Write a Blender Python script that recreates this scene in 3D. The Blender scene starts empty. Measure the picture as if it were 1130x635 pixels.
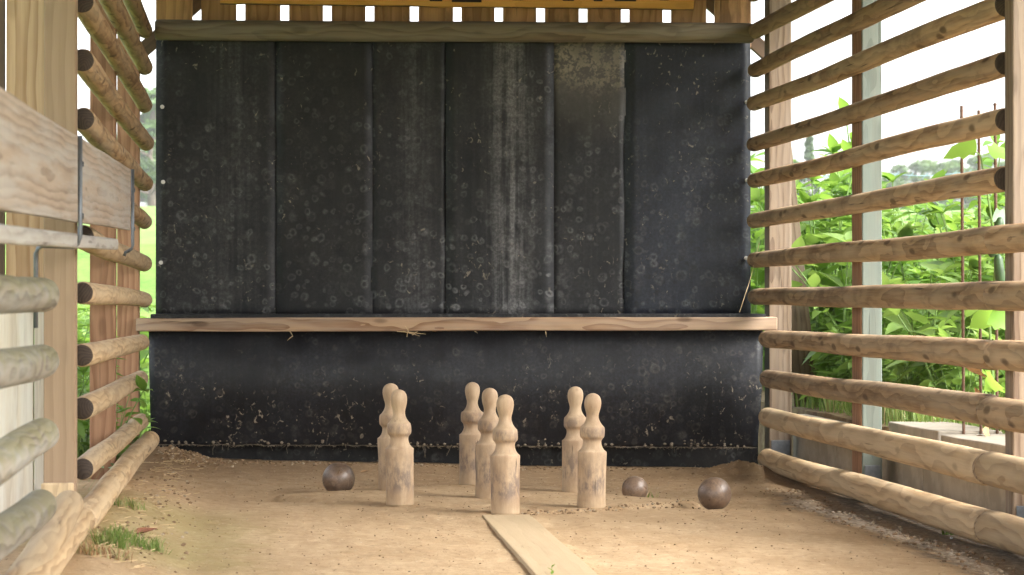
import bpy, bmesh, math, random
from mathutils import Vector, Matrix, noise, Euler
rnd = random.Random(7)
sc = bpy.context.scene
col = sc.collection
R = math.radians

# ------------------------------------------------------------------ camera
F_PX, CX, CY = 2820.0, 565.0, 317.5
YAW, PITCH = R(5.57), R(0.356)
EYE = Vector((0, 0, 0.967))
cam_d = bpy.data.cameras.new('camera'); cam = bpy.data.objects.new('camera', cam_d); col.objects.link(cam)
cam.location = EYE; cam.rotation_euler = (R(90)+PITCH, 0, -YAW)
cam_d.sensor_width = 36; cam_d.lens = 36*F_PX/1130
cam_d.clip_start = 0.1; cam_d.clip_end = 2000
cam_d.dof.use_dof = True; cam_d.dof.focus_distance = 12.6; cam_d.dof.aperture_fstop = 6.3
sc.camera = cam
_f = Vector((math.sin(YAW)*math.cos(PITCH), math.cos(YAW)*math.cos(PITCH), math.sin(PITCH)))
_r = Vector((math.cos(YAW), -math.sin(YAW), 0)); _u = _r.cross(_f)
def ray(px, py): return _f + _r*((px-CX)/F_PX) + _u*((CY-py)/F_PX)
def onX(px, py, X): d = ray(px, py); return EYE + d*((X-EYE.x)/d.x)
def onY(px, py, Y): d = ray(px, py); return EYE + d*((Y-EYE.y)/d.y)
def onZ(px, py, Z): d = ray(px, py); return EYE + d*((Z-EYE.z)/d.z)
TILT = -0.0235
def floor_plane(X): return TILT*(X-1.15)
def onG(px, py, dz=0.0):
    d = ray(px, py)                       # the sand floor falls a little to the right
    t = (TILT*(EYE.x-1.15)+dz-EYE.z)/(d.z-TILT*d.x)
    return EYE + d*t

# ------------------------------------------------------------------ bookkeeping
def tag(o, label=None, cat=None, group=None, kind=None):
    if label: o['label'] = label
    if cat: o['category'] = cat
    if group: o['group'] = group
    if kind: o['kind'] = kind
    return o
def thing(name, label, cat, loc=(0, 0, 0), group=None):
    o = bpy.data.objects.new(name, None); col.objects.link(o); o.location = loc; o.empty_display_size = .1
    return tag(o, label, cat, group)
def link(name, me, mats, parent=None, M=None, smooth=False):
    o = bpy.data.objects.new(name, me); col.objects.link(o)
    if not isinstance(mats, (list, tuple)): mats = [mats]
    for m in mats: me.materials.append(m)
    if smooth: me.polygons.foreach_set('use_smooth', [True]*len(me.polygons))
    if M is not None: o.matrix_world = M
    if parent is not None:
        o.parent = parent
        o.matrix_parent_inverse = Matrix.Identity(4)
        base = parent_matrix(parent)
        o.matrix_basis = base.inverted() @ (M if M is not None else Matrix.Identity(4))
    return o
def parent_matrix(o):
    m = Matrix.LocRotScale(o.location, o.rotation_euler, o.scale)
    return parent_matrix(o.parent) @ m if o.parent else m
def mesh(name, v, f, mi=None):
    me = bpy.data.meshes.new(name); me.from_pydata([tuple(p) for p in v], [], f)
    if mi: me.polygons.foreach_set('material_index', mi)
    me.update(); return me
def frame(p, ax, up=Vector((0, 0, 1))):
    """matrix with local X along ax, origin p"""
    x = Vector(ax).normalized(); up = Vector(up)
    if abs(x.dot(up)) > .98: up = Vector((0, 1, 0))
    y = up.cross(x).normalized(); z = x.cross(y)
    m = Matrix((x, y, z)).transposed().to_4x4(); m.translation = p
    return m
def board(name, p0, p1, w, t, mat, parent=None, up=(0, 0, 1), bevel=.004, warp=0.0, seed=0):
    """board with grain along local X from p0 to p1 (centre line); w along local Y, t along local Z"""
    p0, p1 = Vector(p0), Vector(p1); L = (p1-p0).length
    n = max(1, int(L/.12)) if warp else 1
    v, f = [], []
    for i in range(n+1):
        x = L*i/n
        for (sy, sz) in ((-1, -1), (1, -1), (1, 1), (-1, 1)):
            q = Vector((x, sy*w/2, sz*t/2))
            if warp:
                nn = noise.noise_vector(Vector((x*1.3+seed*7.1, sy*2.0, sz*2.0+seed)))
                q += Vector((0, nn.y, nn.z))*warp
            v.append(q)
    for i in range(n):
        a, b = i*4, i*4+4
        for k in range(4): f.append((a+k, a+(k+1) % 4, b+(k+1) % 4, b+k))
    f.append((3, 2, 1, 0)); e = n*4; f.append((e, e+1, e+2, e+3))
    o = link(name, mesh(name, v, f), mat, parent, frame(p0, p1-p0, up))
    if bevel:
        b = o.modifiers.new('bevel', 'BEVEL'); b.width = bevel; b.segments = 2; b.limit_method = 'ANGLE'
    return o
def box(name, lo, hi, mat, parent=None, grain='X', bevel=.004, warp=0.0, seed=0):
    lo, hi = Vector(lo), Vector(hi); c = (lo+hi)/2; s = hi-lo
    if grain == 'X': return board(name, (lo.x, c.y, c.z), (hi.x, c.y, c.z), s.y, s.z, mat, parent, (0, 0, 1), bevel, warp, seed)
    if grain == 'Y': return board(name, (c.x, lo.y, c.z), (c.x, hi.y, c.z), s.x, s.z, mat, parent, (0, 0, 1), bevel, warp, seed)
    return board(name, (c.x, c.y, lo.z), (c.x, c.y, hi.z), s.x, s.y, mat, parent, (0, 1, 0), bevel, warp, seed)
def log(name, p0, p1, r, mats, parent=None, seed=0, bow=.006, ns=28, rough=.03, taper=0.0):
    p0, p1 = Vector(p0), Vector(p1); L = (p1-p0).length; n = max(8, int(L/.07))
    v, f, mi = [], [], []
    def ring(x, k, rr):
        off = Vector((0, noise.noise(Vector((x*.45, seed*3.3, 1))), noise.noise(Vector((x*.45, seed*3.3, 9)))))*bow*2
        for j in range(ns):
            a = 2*math.pi*j/ns
            d = 1+rough*noise.noise(Vector((x*1.8+seed*11, math.cos(a)*1.2, math.sin(a)*1.2))) \
                + rough*.55*noise.noise(Vector((x*9+seed*5, math.cos(a)*2.2, math.sin(a)*2.2)))
            v.append(Vector((x, rr*d*math.cos(a), rr*d*math.sin(a)))+off)
    xs = [(0, .80), (.004, .9), (.012, .97)]
    xs += [(.03+(L-.06)*i/n, 1.0) for i in range(n+1)]
    xs += [(L-.012, .97), (L-.004, .9), (L, .80)]
    for k, (x, s) in enumerate(xs): ring(x, k, r*s*(1+taper*(.5-x/L)))
    for k in range(len(xs)-1):
        for j in range(ns):
            f.append((k*ns+j, k*ns+(j+1) % ns, (k+1)*ns+(j+1) % ns, (k+1)*ns+j))
            mi.append(1 if (k < 1 or k >= len(xs)-2) else 0)
    f.append(tuple(reversed(range(ns)))); mi.append(1)
    e = (len(xs)-1)*ns; f.append(tuple(range(e, e+ns))); mi.append(1)
    return link(name, mesh(name, v, f, mi), list(mats), parent, frame(p0, p1-p0), smooth=True)
def lathe_mesh(name, prof, ns=48, wob=0.0, seed=0):
    v, f = [], []
    for (r, z) in prof:
        for j in range(ns):
            a = 2*math.pi*j/ns
            k = 1+wob*noise.noise(Vector((math.cos(a)*1.5, math.sin(a)*1.5, z*14+seed*9)))
            v.append((r*k*math.cos(a), r*k*math.sin(a), z))
    for i in range(len(prof)-1):
        for j in range(ns): f.append((i*ns+j, i*ns+(j+1) % ns, (i+1)*ns+(j+1) % ns, (i+1)*ns+j))
    f.append(tuple(reversed(range(ns)))); e = (len(prof)-1)*ns; f.append(tuple(range(e, e+ns)))
    return mesh(name, v, f)
def tube_geo(pts, r, ns=8):
    pts = [Vector(p) for p in pts]; v, f = [], []
    rr = r if isinstance(r, (list, tuple)) else [r]*len(pts)
    for i, p in enumerate(pts):
        t = (pts[min(i+1, len(pts)-1)]-pts[max(i-1, 0)])
        m = frame(p, t)
        for j in range(ns):
            a = 2*math.pi*j/ns
            v.append(m @ Vector((0, rr[i]*math.cos(a), rr[i]*math.sin(a))))
    for i in range(len(pts)-1):
        for j in range(ns): f.append((i*ns+j, i*ns+(j+1) % ns, (i+1)*ns+(j+1) % ns, (i+1)*ns+j))
    f.append(tuple(reversed(range(ns)))); e = (len(pts)-1)*ns; f.append(tuple(range(e, e+ns)))
    return v, f
class MB:
    def __init__(s): s.v, s.f, s.mi = [], [], []
    def add(s, v, f, m=0):
        n = len(s.v); s.v += list(v); s.f += [tuple(i+n for i in q) for q in f]; s.mi += [m]*len(f)
    def tube(s, pts, r, ns=6, m=0): s.add(*tube_geo(pts, r, ns), m)
    def build(s, name, mats, parent=None, M=None, smooth=False):
        return link(name, mesh(name, s.v, s.f, s.mi), mats, parent, M, smooth)

# ------------------------------------------------------------------ materials
class NT:
    def __init__(s, name):
        s.m = bpy.data.materials.new(name); s.m.use_nodes = True; s.t = s.m.node_tree; s.t.nodes.clear()
        s.out = s.n('ShaderNodeOutputMaterial')
    def n(s, kind, **kw):
        nd = s.t.nodes.new(kind)
        for k, v in kw.items(): setattr(nd, k, v)
        return nd
    def set(s, sock, v):
        if isinstance(v, bpy.types.NodeSocket): s.t.links.new(v, sock)
        elif v is not None:
            if isinstance(v, (tuple, list)) and len(v) == 3 and sock.type == 'RGBA': v = (*v, 1)
            sock.default_value = v
    def coords(s, kind='Object'): return s.n('ShaderNodeTexCoord').outputs[kind]
    def mapping(s, v, scale=(1, 1, 1), loc=(0, 0, 0)):
        nd = s.n('ShaderNodeMapping'); s.set(nd.inputs['Vector'], v); s.set(nd.inputs['Scale'], scale); s.set(nd.inputs['Location'], loc)
        return nd.outputs[0]
    def noise(s, v, scale, detail=4, rough=.55, dist=0.0, out=0):
        nd = s.n('ShaderNodeTexNoise'); s.set(nd.inputs['Vector'], v); s.set(nd.inputs['Scale'], scale)
        s.set(nd.inputs['Detail'], detail); s.set(nd.inputs['Roughness'], rough); s.set(nd.inputs['Distortion'], dist)
        return nd.outputs[out]
    def vor(s, v, scale, feature='F1', rand=1.0):
        nd = s.n('ShaderNodeTexVoronoi', feature=feature); s.set(nd.inputs['Vector'], v); s.set(nd.inputs['Scale'], scale)
        s.set(nd.inputs['Randomness'], rand); return nd
    def math(s, op, a, b=None, c=None, clamp=False):
        nd = s.n('ShaderNodeMath', operation=op, use_clamp=clamp)
        for i, x in enumerate((a, b, c)):
            if x is not None: s.set(nd.inputs[i], x)
        return nd.outputs[0]
    def vmath(s, op, a, b):
        nd = s.n('ShaderNodeVectorMath', operation=op); s.set(nd.inputs[0], a)
        if op == 'SCALE': s.set(nd.inputs['Scale'], b)
        else: s.set(nd.inputs[1], b)
        return nd.outputs[0]
    def ramp(s, v, lo, hi, a=0.0, b=1.0, smooth=True):
        nd = s.n('ShaderNodeMapRange'); nd.interpolation_type = 'SMOOTHSTEP' if smooth else 'LINEAR'
        s.set(nd.inputs[0], v)
        for i, x in enumerate((lo, hi, a, b)): s.set(nd.inputs[i+1], x)
        return nd.outputs[0]
    def mix(s, f, a, b, mode='MIX'):
        nd = s.n('ShaderNodeMix', data_type='RGBA', blend_type=mode)
        s.set(nd.inputs[0], f); s.set(nd.inputs[6], a); s.set(nd.inputs[7], b); return nd.outputs[2]
    def sep(s, v): nd = s.n('ShaderNodeSeparateXYZ'); s.set(nd.inputs[0], v); return nd.outputs
    def bump(s, h, dist=.01, strength=1.0):
        nd = s.n('ShaderNodeBump'); s.set(nd.inputs['Height'], h); nd.inputs['Distance'].default_value = dist; nd.inputs['Strength'].default_value = strength
        return nd.outputs[0]
    def random(s): return s.n('ShaderNodeObjectInfo').outputs['Random']
    def hsv(s, c, h=.5, sat=1.0, val=1.0):
        nd = s.n('ShaderNodeHueSaturation'); s.set(nd.inputs['Hue'], h); s.set(nd.inputs['Saturation'], sat); s.set(nd.inputs['Value'], val); s.set(nd.inputs['Color'], c)
        return nd.outputs[0]
    def bsdf(s, color, rough=.7, normal=None, spec=.3, metallic=0.0, **kw):
        b = s.n('ShaderNodeBsdfPrincipled'); s.set(b.inputs['Base Color'], color); s.set(b.inputs['Roughness'], rough)
        s.set(b.inputs['Specular IOR Level'], spec); s.set(b.inputs['Metallic'], metallic)
        if normal is not None: s.set(b.inputs['Normal'], normal)
        s.t.links.new(b.outputs[0], s.out.inputs[0]); return b

def wood(name, light, dark, ring=9.0, along=.10, distort=.5, contrast=.8, gray=None, gray_amt=.4, knots=.5, cracks=.5,
         moss=None, moss_amt=0.0, rough=.75, stain=None, stain_amt=0.0, var=.18, fiber=.45):
    t = NT(name); c0 = t.coords()
    rn = t.random(); off = t.n('ShaderNodeCombineXYZ')
    t.set(off.inputs[0], t.math('MULTIPLY', rn, 53.0)); t.set(off.inputs[1], t.math('MULTIPLY', t.math('FRACT', t.math('MULTIPLY', rn, 17.0)), .09))
    t.set(off.inputs[2], t.math('MULTIPLY', t.math('FRACT', t.math('MULTIPLY', rn, 41.0)), .07))
    c = t.vmath('ADD', c0, off.outputs[0])
    s = t.mapping(c, (along, 1, 1))
    nz = t.n('ShaderNodeTexNoise'); t.set(nz.inputs['Vector'], t.mapping(c, (1.9, 6, 6))); nz.inputs['Scale'].default_value = 1; nz.inputs['Detail'].default_value = 2
    d = t.vmath('SCALE', t.vmath('SUBTRACT', nz.outputs['Color'], (.5, .5, .5)), .16*distort)
    s2 = t.vmath('ADD', s, d)
    w = t.n('ShaderNodeTexWave', wave_type='RINGS', rings_direction='X', wave_profile='SAW'); t.set(w.inputs['Vector'], s2)
    w.inputs['Scale'].default_value = ring; w.inputs['Distortion'].default_value = .6; w.inputs['Detail'].default_value = 2; w.inputs['Detail Scale'].default_value = 2
    fib = t.noise(t.mapping(c, (3.0, 90, 90)), 1.0, 4, .65)
    blot = t.noise(t.mapping(c, (1.2, 5, 5)), 1.0, 4, .6)
    g = t.math('ADD', t.math('MULTIPLY', t.ramp(w.outputs[0], .25, .97), contrast*.85), t.math('MULTIPLY', t.ramp(fib, .35, .7), fiber*.6))
    g = t.math('ADD', g, t.math('MULTIPLY', t.ramp(blot, .4, .75), .3), clamp=True)
    colr = t.mix(g, light, dark)
    if gray is not None:
        gn = t.noise(t.mapping(c, (.9, 14, 14)), 1.0, 5, .7)
        colr = t.mix(t.math('MULTIPLY', t.ramp(gn, .38, .62), gray_amt), colr, gray)
    kv = t.vor(t.mapping(c, (3.2, 9, 9)), 1.0)
    km = t.math('MULTIPLY', t.ramp(kv.outputs['Distance'], .10, .22, 1, 0), knots)
    colr = t.mix(km, colr, tuple(x*.35 for x in dark))
    cn = t.noise(t.mapping(c, (1.6, 42, 42)), 1.0, 3, .5)
    cm = t.math('MULTIPLY', t.math('MULTIPLY', t.ramp(cn, .66, .72), t.ramp(blot, .42, .58)), cracks)
    colr = t.mix(cm, colr, (.035, .024, .018))
    if stain is not None:
        sn = t.noise(t.mapping(c, (1.4, 3, 3), (3, 1, 7)), 2.0, 5, .65)
        colr = t.mix(t.math('MULTIPLY', t.ramp(sn, .5, .68), stain_amt), colr, stain)
    if moss is not None:
        mn = t.noise(c0, 9.0, 5, .65); up = t.sep(t.n('ShaderNodeNewGeometry').outputs['Normal'])[2]
        mm = t.math('MULTIPLY', t.ramp(t.math('ADD', mn, t.math('MULTIPLY', up, .2)), .45, .7), moss_amt)
        colr = t.mix(mm, colr, moss)
    colr = t.hsv(colr, .5, 1.0, t.ramp(rn, 0, 1, 1-var, 1+var, False))
    h = t.math('SUBTRACT', t.math('MULTIPLY', fib, .5), t.math('ADD', t.math('MULTIPLY', cm, 1.5), t.math('MULTIPLY', g, .4)))
    t.bsdf(colr, rough, t.bump(h, .004, .7), .25)
    return t.m
M = {}
M['rail'] = wood('rail wood', (.47, .315, .175), (.165, .092, .042), 10, .06, .85, .65, (.40, .32, .22), .5, .75, .8, stain=(.12, .072, .04), stain_amt=.5, fiber=.6)
M['rail_pale_lit'] = wood('pale bounce-lit rail wood', (.54, .39, .225), (.25, .155, .078), 10, .06, .85, .6, (.46, .37, .25), .45, .4, .55)  # paler from splash and from ground bounce light put into the colour
M['rail_moss'] = wood('mossy rail wood', (.27, .235, .185), (.11, .095, .07), 9, .07, 1.0, .8, (.29, .29, .27), .6, .2, .35, (.20, .185, .075), .5)
M['end'] = wood('log end grain', (.075, .055, .042), (.035, .026, .02), 26, 1, .8, .6, None, 0, 0, .3)
M['end_dark'] = wood('dark log end', (.035, .027, .021), (.02, .015, .012), 26, 1, .8, .4, None, 0, 0, .3)  # darker variant of the log end colour
M['post_tan'] = wood('smooth tan post', (.40, .28, .18), (.31, .21, .13), 7, .03, .3, .6, None, 0, .1, .2)
M['grey_strip'] = wood('silvered strip wood', (.34, .315, .275), (.19, .17, .145), 12, .04, .4, .7, (.40, .39, .37), .5, .15, .5)
M['end_pale'] = wood('pale end grain', (.36, .27, .18), (.19, .125, .075), 22, 1, .3, .9, None, 0, 0, .3)
M['post'] = wood('post wood', (.25, .185, .125), (.125, .082, .052), 10, .05, .5, .9, (.30, .245, .19), .45, .35, .5)
M['post_red'] = wood('reddish post wood', (.40, .225, .13), (.235, .115, .062), 8, .05, .7, .7, None, 0, .3, .4)
M['post_green'] = wood('greenish treated post', (.14, .155, .13), (.085, .095, .08), 8, .05, .6, .55, (.12, .15, .13), .6, .2, .6)
M['pine'] = wood('pale pine', (.52, .36, .22), (.34, .205, .11), 9, .04, .45, .9, None, 0, .2, .2)
M['white_board'] = wood('limewashed boards', (.66, .57, .46), (.46, .37, .28), 7, .04, .5, .55, (.70, .66, .60), .7, .4, .5)
M['chute'] = wood('greyed chute board', (.345, .275, .21), (.20, .15, .11), 15, .03, .2, .75, (.35, .335, .31), .6, .12, .3, var=.05)
M['slat'] = wood('orange brown slat', (.56, .325, .155), (.34, .18, .078), 7, .05, .6, .75, None, 0, .35, .5, stain=(.13, .08, .045), stain_amt=.5)
M['beam_log'] = wood('dark olive log', (.25, .20, .125), (.12, .09, .055), 9, .09, 1.2, .7, (.25, .235, .185), .5, .3, .5)
M['ledge'] = wood('worn ledge timber', (.50, .34, .21), (.24, .13, .07), 11, .05, .8, .9, (.40, .32, .25), .5, .6, 1.0)
M['dark_wood'] = wood('dark brace timber', (.15, .10, .065), (.08, .055, .04), 7, .05, .6, .6, None, 0, .2, .5)  # dark brown timber tone for braces, backing and one board
M['plank'] = wood('sandy plank', (.52, .40, .255), (.38, .28, .17), 6, .03, .4, .35, (.47, .36, .22), .7, .08, .25, var=.02, fiber=.3)
M['roof'] = wood('roof boards', (.30, .20, .12), (.18, .11, .06), 7, .05, .5, .6, None, 0, .2, .3)
M['sign'] = wood('orange sign board', (.80, .44, .12), (.66, .33, .07), 6, .04, .5, .5, None, 0, .15, .3, var=.02)

def plain(name, c, rough=.6, metallic=0.0, spec=.4, nz=12.0, amt=.35, bump=.002):
    t = NT(name); v = t.coords(); n = t.noise(v, nz, 5, .65)
    t.bsdf(t.mix(t.math('MULTIPLY', t.ramp(n, .35, .65), amt), c, tuple(x*.45 for x in c)), rough, t.bump(n, bump, .6), spec, metallic)
    return t.m
M['steel'] = plain('galvanised steel', (.17, .185, .20), .5, .6, .5, 30, .4)
M['crumb'] = plain('dry earth clod', (.22, .145, .085), .95, 0, .1, 60, .4)
M['grit'] = plain('pale grit', (.40, .32, .22), .9, 0, .15, 60, .4)
M['screw'] = plain('pale washer', (.75, .74, .70), .4, .2, .5, 60, .2)
M['ink'] = plain('burnt lettering', (.03, .02, .012), .8)
M['rust'] = plain('rusty iron', (.15, .09, .062), .85, .2, .2, 40, .6)
M['wire'] = plain('teal coated wire', (.22, .33, .34), .5)
M['straw'] = plain('dry straw', (.62, .46, .26), .8)
M['dirt_thread'] = plain('dusty frayed thread', (.20, .165, .12), .9)
M['dead_leaf'] = plain('dead brown leaf', (.30, .13, .075), .8, 0, .2, 40, .6)
M['dry_leaf'] = plain('withered tan leaf', (.40, .24, .12), .8, 0, .2, 40, .6)
M['stone'] = plain('pale stone', (.55, .53, .50), .8, 0, .3, 30, .4)
M['concrete'] = plain('weathered concrete', (.34, .30, .24), .85, 0, .25, 7, .5, .004)
M['slab'] = plain('dusty cap slab', (.27, .24, .195), .85, 0, .25, 8, .4, .004)
M['cucumber'] = plain('dark cucumber skin', (.035, .075, .025), .45, 0, .4, 30, .5, .003)
M['trunk'] = plain('bark', (.14, .11, .085), .9, 0, .15, 6, .6, .02)
M['stem'] = plain('green stem', (.16, .26, .07), .6, 0, .3, 20, .4)

def leafmat(name, c1, c2, trans=.45, rough=.45):
    t = NT(name); v = t.coords(); g = t.n('ShaderNodeNewGeometry').outputs['Random Per Island']
    n = t.noise(v, 3.0, 3, .6)
    c = t.mix(t.math('ADD', t.math('MULTIPLY', g, .65), t.math('MULTIPLY', n, .35), clamp=True), c1, c2)
    b = t.n('ShaderNodeBsdfPrincipled'); t.set(b.inputs['Base Color'], c); b.inputs['Roughness'].default_value = rough; b.inputs['Specular IOR Level'].default_value = .35
    tr = t.n('ShaderNodeBsdfTranslucent'); t.set(tr.inputs['Color'], t.mix(.5, c, (.28, .42, .05)))
    ms = t.n('ShaderNodeMixShader'); ms.inputs[0].default_value = trans
    t.t.links.new(b.outputs[0], ms.inputs[1]); t.t.links.new(tr.outputs[0], ms.inputs[2]); t.t.links.new(ms.outputs[0], t.out.inputs[0])
    return t.m
M['leaf'] = leafmat('garden leaf', (.085, .20, .035), (.23, .40, .07), .5)
M['leaf_b'] = leafmat('pale garden leaf', (.12, .23, .06), (.30, .43, .12), .5)
M['leaf_tree'] = leafmat('tree leaf', (.06, .12, .035), (.12, .19, .06), .25, .6)
M['leaf_tree_b'] = leafmat('dark tree leaf', (.04, .075, .03), (.08, .13, .05), .2, .6)
M['grass'] = leafmat('grass blade', (.09, .19, .035), (.26, .32, .10), .4, .6)
M['grass_dry'] = leafmat('dry grass blade', (.30, .28, .12), (.48, .40, .22), .3, .7)
M['vine_leaf'] = leafmat('vine leaf', (.16, .34, .05), (.24, .42, .07), .55)
M['vine_leaf_b'] = leafmat('grey green vine leaf', (.13, .22, .13), (.20, .30, .18), .3)

def rubber(name, base=(.0075, .008, .010), lift=(.026, .0265, .031), dust=(.28, .275, .27), amt=1.0, streak_x=None, streak_w=.12, zlo=1.0, zhi=2.3,
           patch=None, rough=.5, flecks=.4, fleck_z=None, seed=0.0, tint=None, ringk=.75, fth=.625):
    t = NT(name); c = t.coords(); c = t.vmath('ADD', c, (seed*1.37, 0, seed*.71)); x, y, z = t.sep(t.coords())
    low = t.noise(t.mapping(c, (2.6, 1, 1.1)), 1.0, 5, .6)
    vs = t.noise(t.mapping(c, (34, 1, .8)), 1.0, 4, .6)
    grit = t.noise(c, 55, 6, .7)
    a = t.math('MULTIPLY', t.ramp(low, .35, .72), .7)
    a = t.math('ADD', a, t.math('MULTIPLY', t.ramp(vs, .45, .75), .35), clamp=True)
    colr = t.mix(a, base, lift)
    down = t.ramp(z, zlo, zhi, 1.0, .28, False)
    bl2 = t.ramp(t.noise(c, 8.5, 6, .7), .50, .70); bl3 = t.ramp(t.noise(t.mapping(c, (1, 1, .7)), 21, 5, .7), .55, .72)
    dm = t.math('MULTIPLY', t.math('ADD', t.math('MULTIPLY', bl2, .6), t.math('MULTIPLY', bl3, .6)), t.math('MULTIPLY', down, t.ramp(low, .35, .6)))
    colr = t.mix(t.math('MULTIPLY', dm, .26*amt), colr, dust)
    # ball marks: rings and worn discs left by many balls
    for (scl, r0, r1, keep, k) in ((11.5, .20, .30, .55, .50), (19, .22, .38, .50, .42), (7.5, .10, .22, .45, .34)):
        cc = t.vmath('ADD', t.mapping(c, (1, 0, 1), (scl, 0, scl*2)), t.vmath('SCALE', t.n_color(c, 9), .05))
        v = t.vor(cc, scl); dd = t.math('ADD', v.outputs['Distance'], t.math('MULTIPLY', t.math('SUBTRACT', grit, .5), .07))
        r = t.math('MULTIPLY', t.ramp(dd, r0-.10, r0+.04), t.ramp(dd, r1-.06, r1+.10, 1, 0))
        cr, cg, cb = t.sep(v.outputs['Color'])
        on = t.math('MULTIPLY', t.ramp(cr, keep, keep+.25), t.ramp(t.math('ADD', t.math('MULTIPLY', t.math('ADD', low, t.noise(c, 2.1, 4, .65)), .5), t.math('MULTIPLY', down, .22)), .52, .74))
        disc = t.math('MULTIPLY', t.ramp(dd, r1-.08, r1, .55, 0), t.ramp(cg, .45, .8))
        m = t.math('MULTIPLY', t.math('MULTIPLY', t.math('MAXIMUM', r, disc), on), k*amt*ringk)
        colr = t.mix(m, colr, dust)
        dk = t.math('MULTIPLY', t.math('MULTIPLY', t.ramp(dd, r1-.08, r1-.02, 1, 0), t.ramp(cb, .55, .7)), t.math('MULTIPLY', down, .65))
        colr = t.mix(dk, colr, (.008, .008, .010))
    if streak_x is not None:
        sm = t.ramp(t.math('ABSOLUTE', t.math('SUBTRACT', x, streak_x)), 0, streak_w, 1, 0)
        sm = t.math('MULTIPLY', sm, t.ramp(t.math('ADD', t.math('MULTIPLY', vs, .6), t.math('MULTIPLY', t.noise(c, 7, 5, .65), .5)), .42, .66))
        colr = t.mix(t.math('MULTIPLY', sm, (.45 if amt > 1 else .20)*amt), colr, dust)
    fl = t.math('MULTIPLY', t.ramp(t.noise(t.mapping(c, (1, 1, .75)), 27, 4, .6, 1.3), fth, fth+.07), t.ramp(t.noise(c, 2.6, 4, .65), .44, .60))
    colr = t.mix(t.math('MULTIPLY', t.ramp(grit, .40, .62, .55, 0), 1.0), colr, (.004, .004, .005))
    if fleck_z is not None: fl = t.math('MULTIPLY', fl, t.ramp(z, fleck_z[0], fleck_z[1], 1, .15))
    colr = t.mix(t.math('MULTIPLY', fl, flecks), colr, (.46, .39, .29))
    if patch is not None:
        pz0, pz1 = patch
        pn = t.math('MULTIPLY', t.ramp(t.math('ADD', z, t.math('MULTIPLY', t.math('SUBTRACT', t.noise(c, 5, 5, .65), .5), .35)), pz0, pz1), t.ramp(t.math('ADD', t.math('MULTIPLY', grit, .5), t.math('MULTIPLY', t.noise(c, 16, 5, .7), .5)), .46, .54))
        colr = t.mix(t.math('MULTIPLY', pn, t.ramp(t.noise(c, 3.5, 4, .6), .35, .6, .35, .75)), colr, (.36, .295, .20))
        colr = t.mix(t.ramp(t.math('ADD', z, t.math('MULTIPLY', t.math('SUBTRACT', low, .5), .5)), pz0-.35, pz1, 0, .30), colr, (.22, .205, .175))
    if tint: colr = t.mix(.5, colr, tint, 'ADD')
    h = t.math('ADD', t.math('MULTIPLY', grit, .3), t.math('MULTIPLY', low, 1.0))
    t.bsdf(colr, t.ramp(t.noise(c, 6, 4, .6), .3, .7, rough-.08, rough+.16), t.bump(h, .006, .5), .38)
    return t.m
def _ncol(self, v, scale):
    nd = self.n('ShaderNodeTexNoise'); self.set(nd.inputs['Vector'], v); nd.inputs['Scale'].default_value = scale; nd.inputs['Detail'].default_value = 3
    return nd.outputs['Color']
NT.n_color = _ncol

# ------------------------------------------------------------------ layout numbers
XL, XR, YW = -.71, 3.03, 15.70
XN, XB = -.66, -.668        # near left rails, bottom left rail
A_PIN = [(557.6, 566.7), (652.5, 560), (441.5, 557), (539.5, 549.6), (634.5, 543), (433, 541), (520.5, 535)]
pins = [onG(*p) for p in A_PIN]
PC = pins[3].copy()                                   # centre pin = centre of the pin platform
lane_dir = Vector((0, 1, 0))
HALF = 1.06

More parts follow.
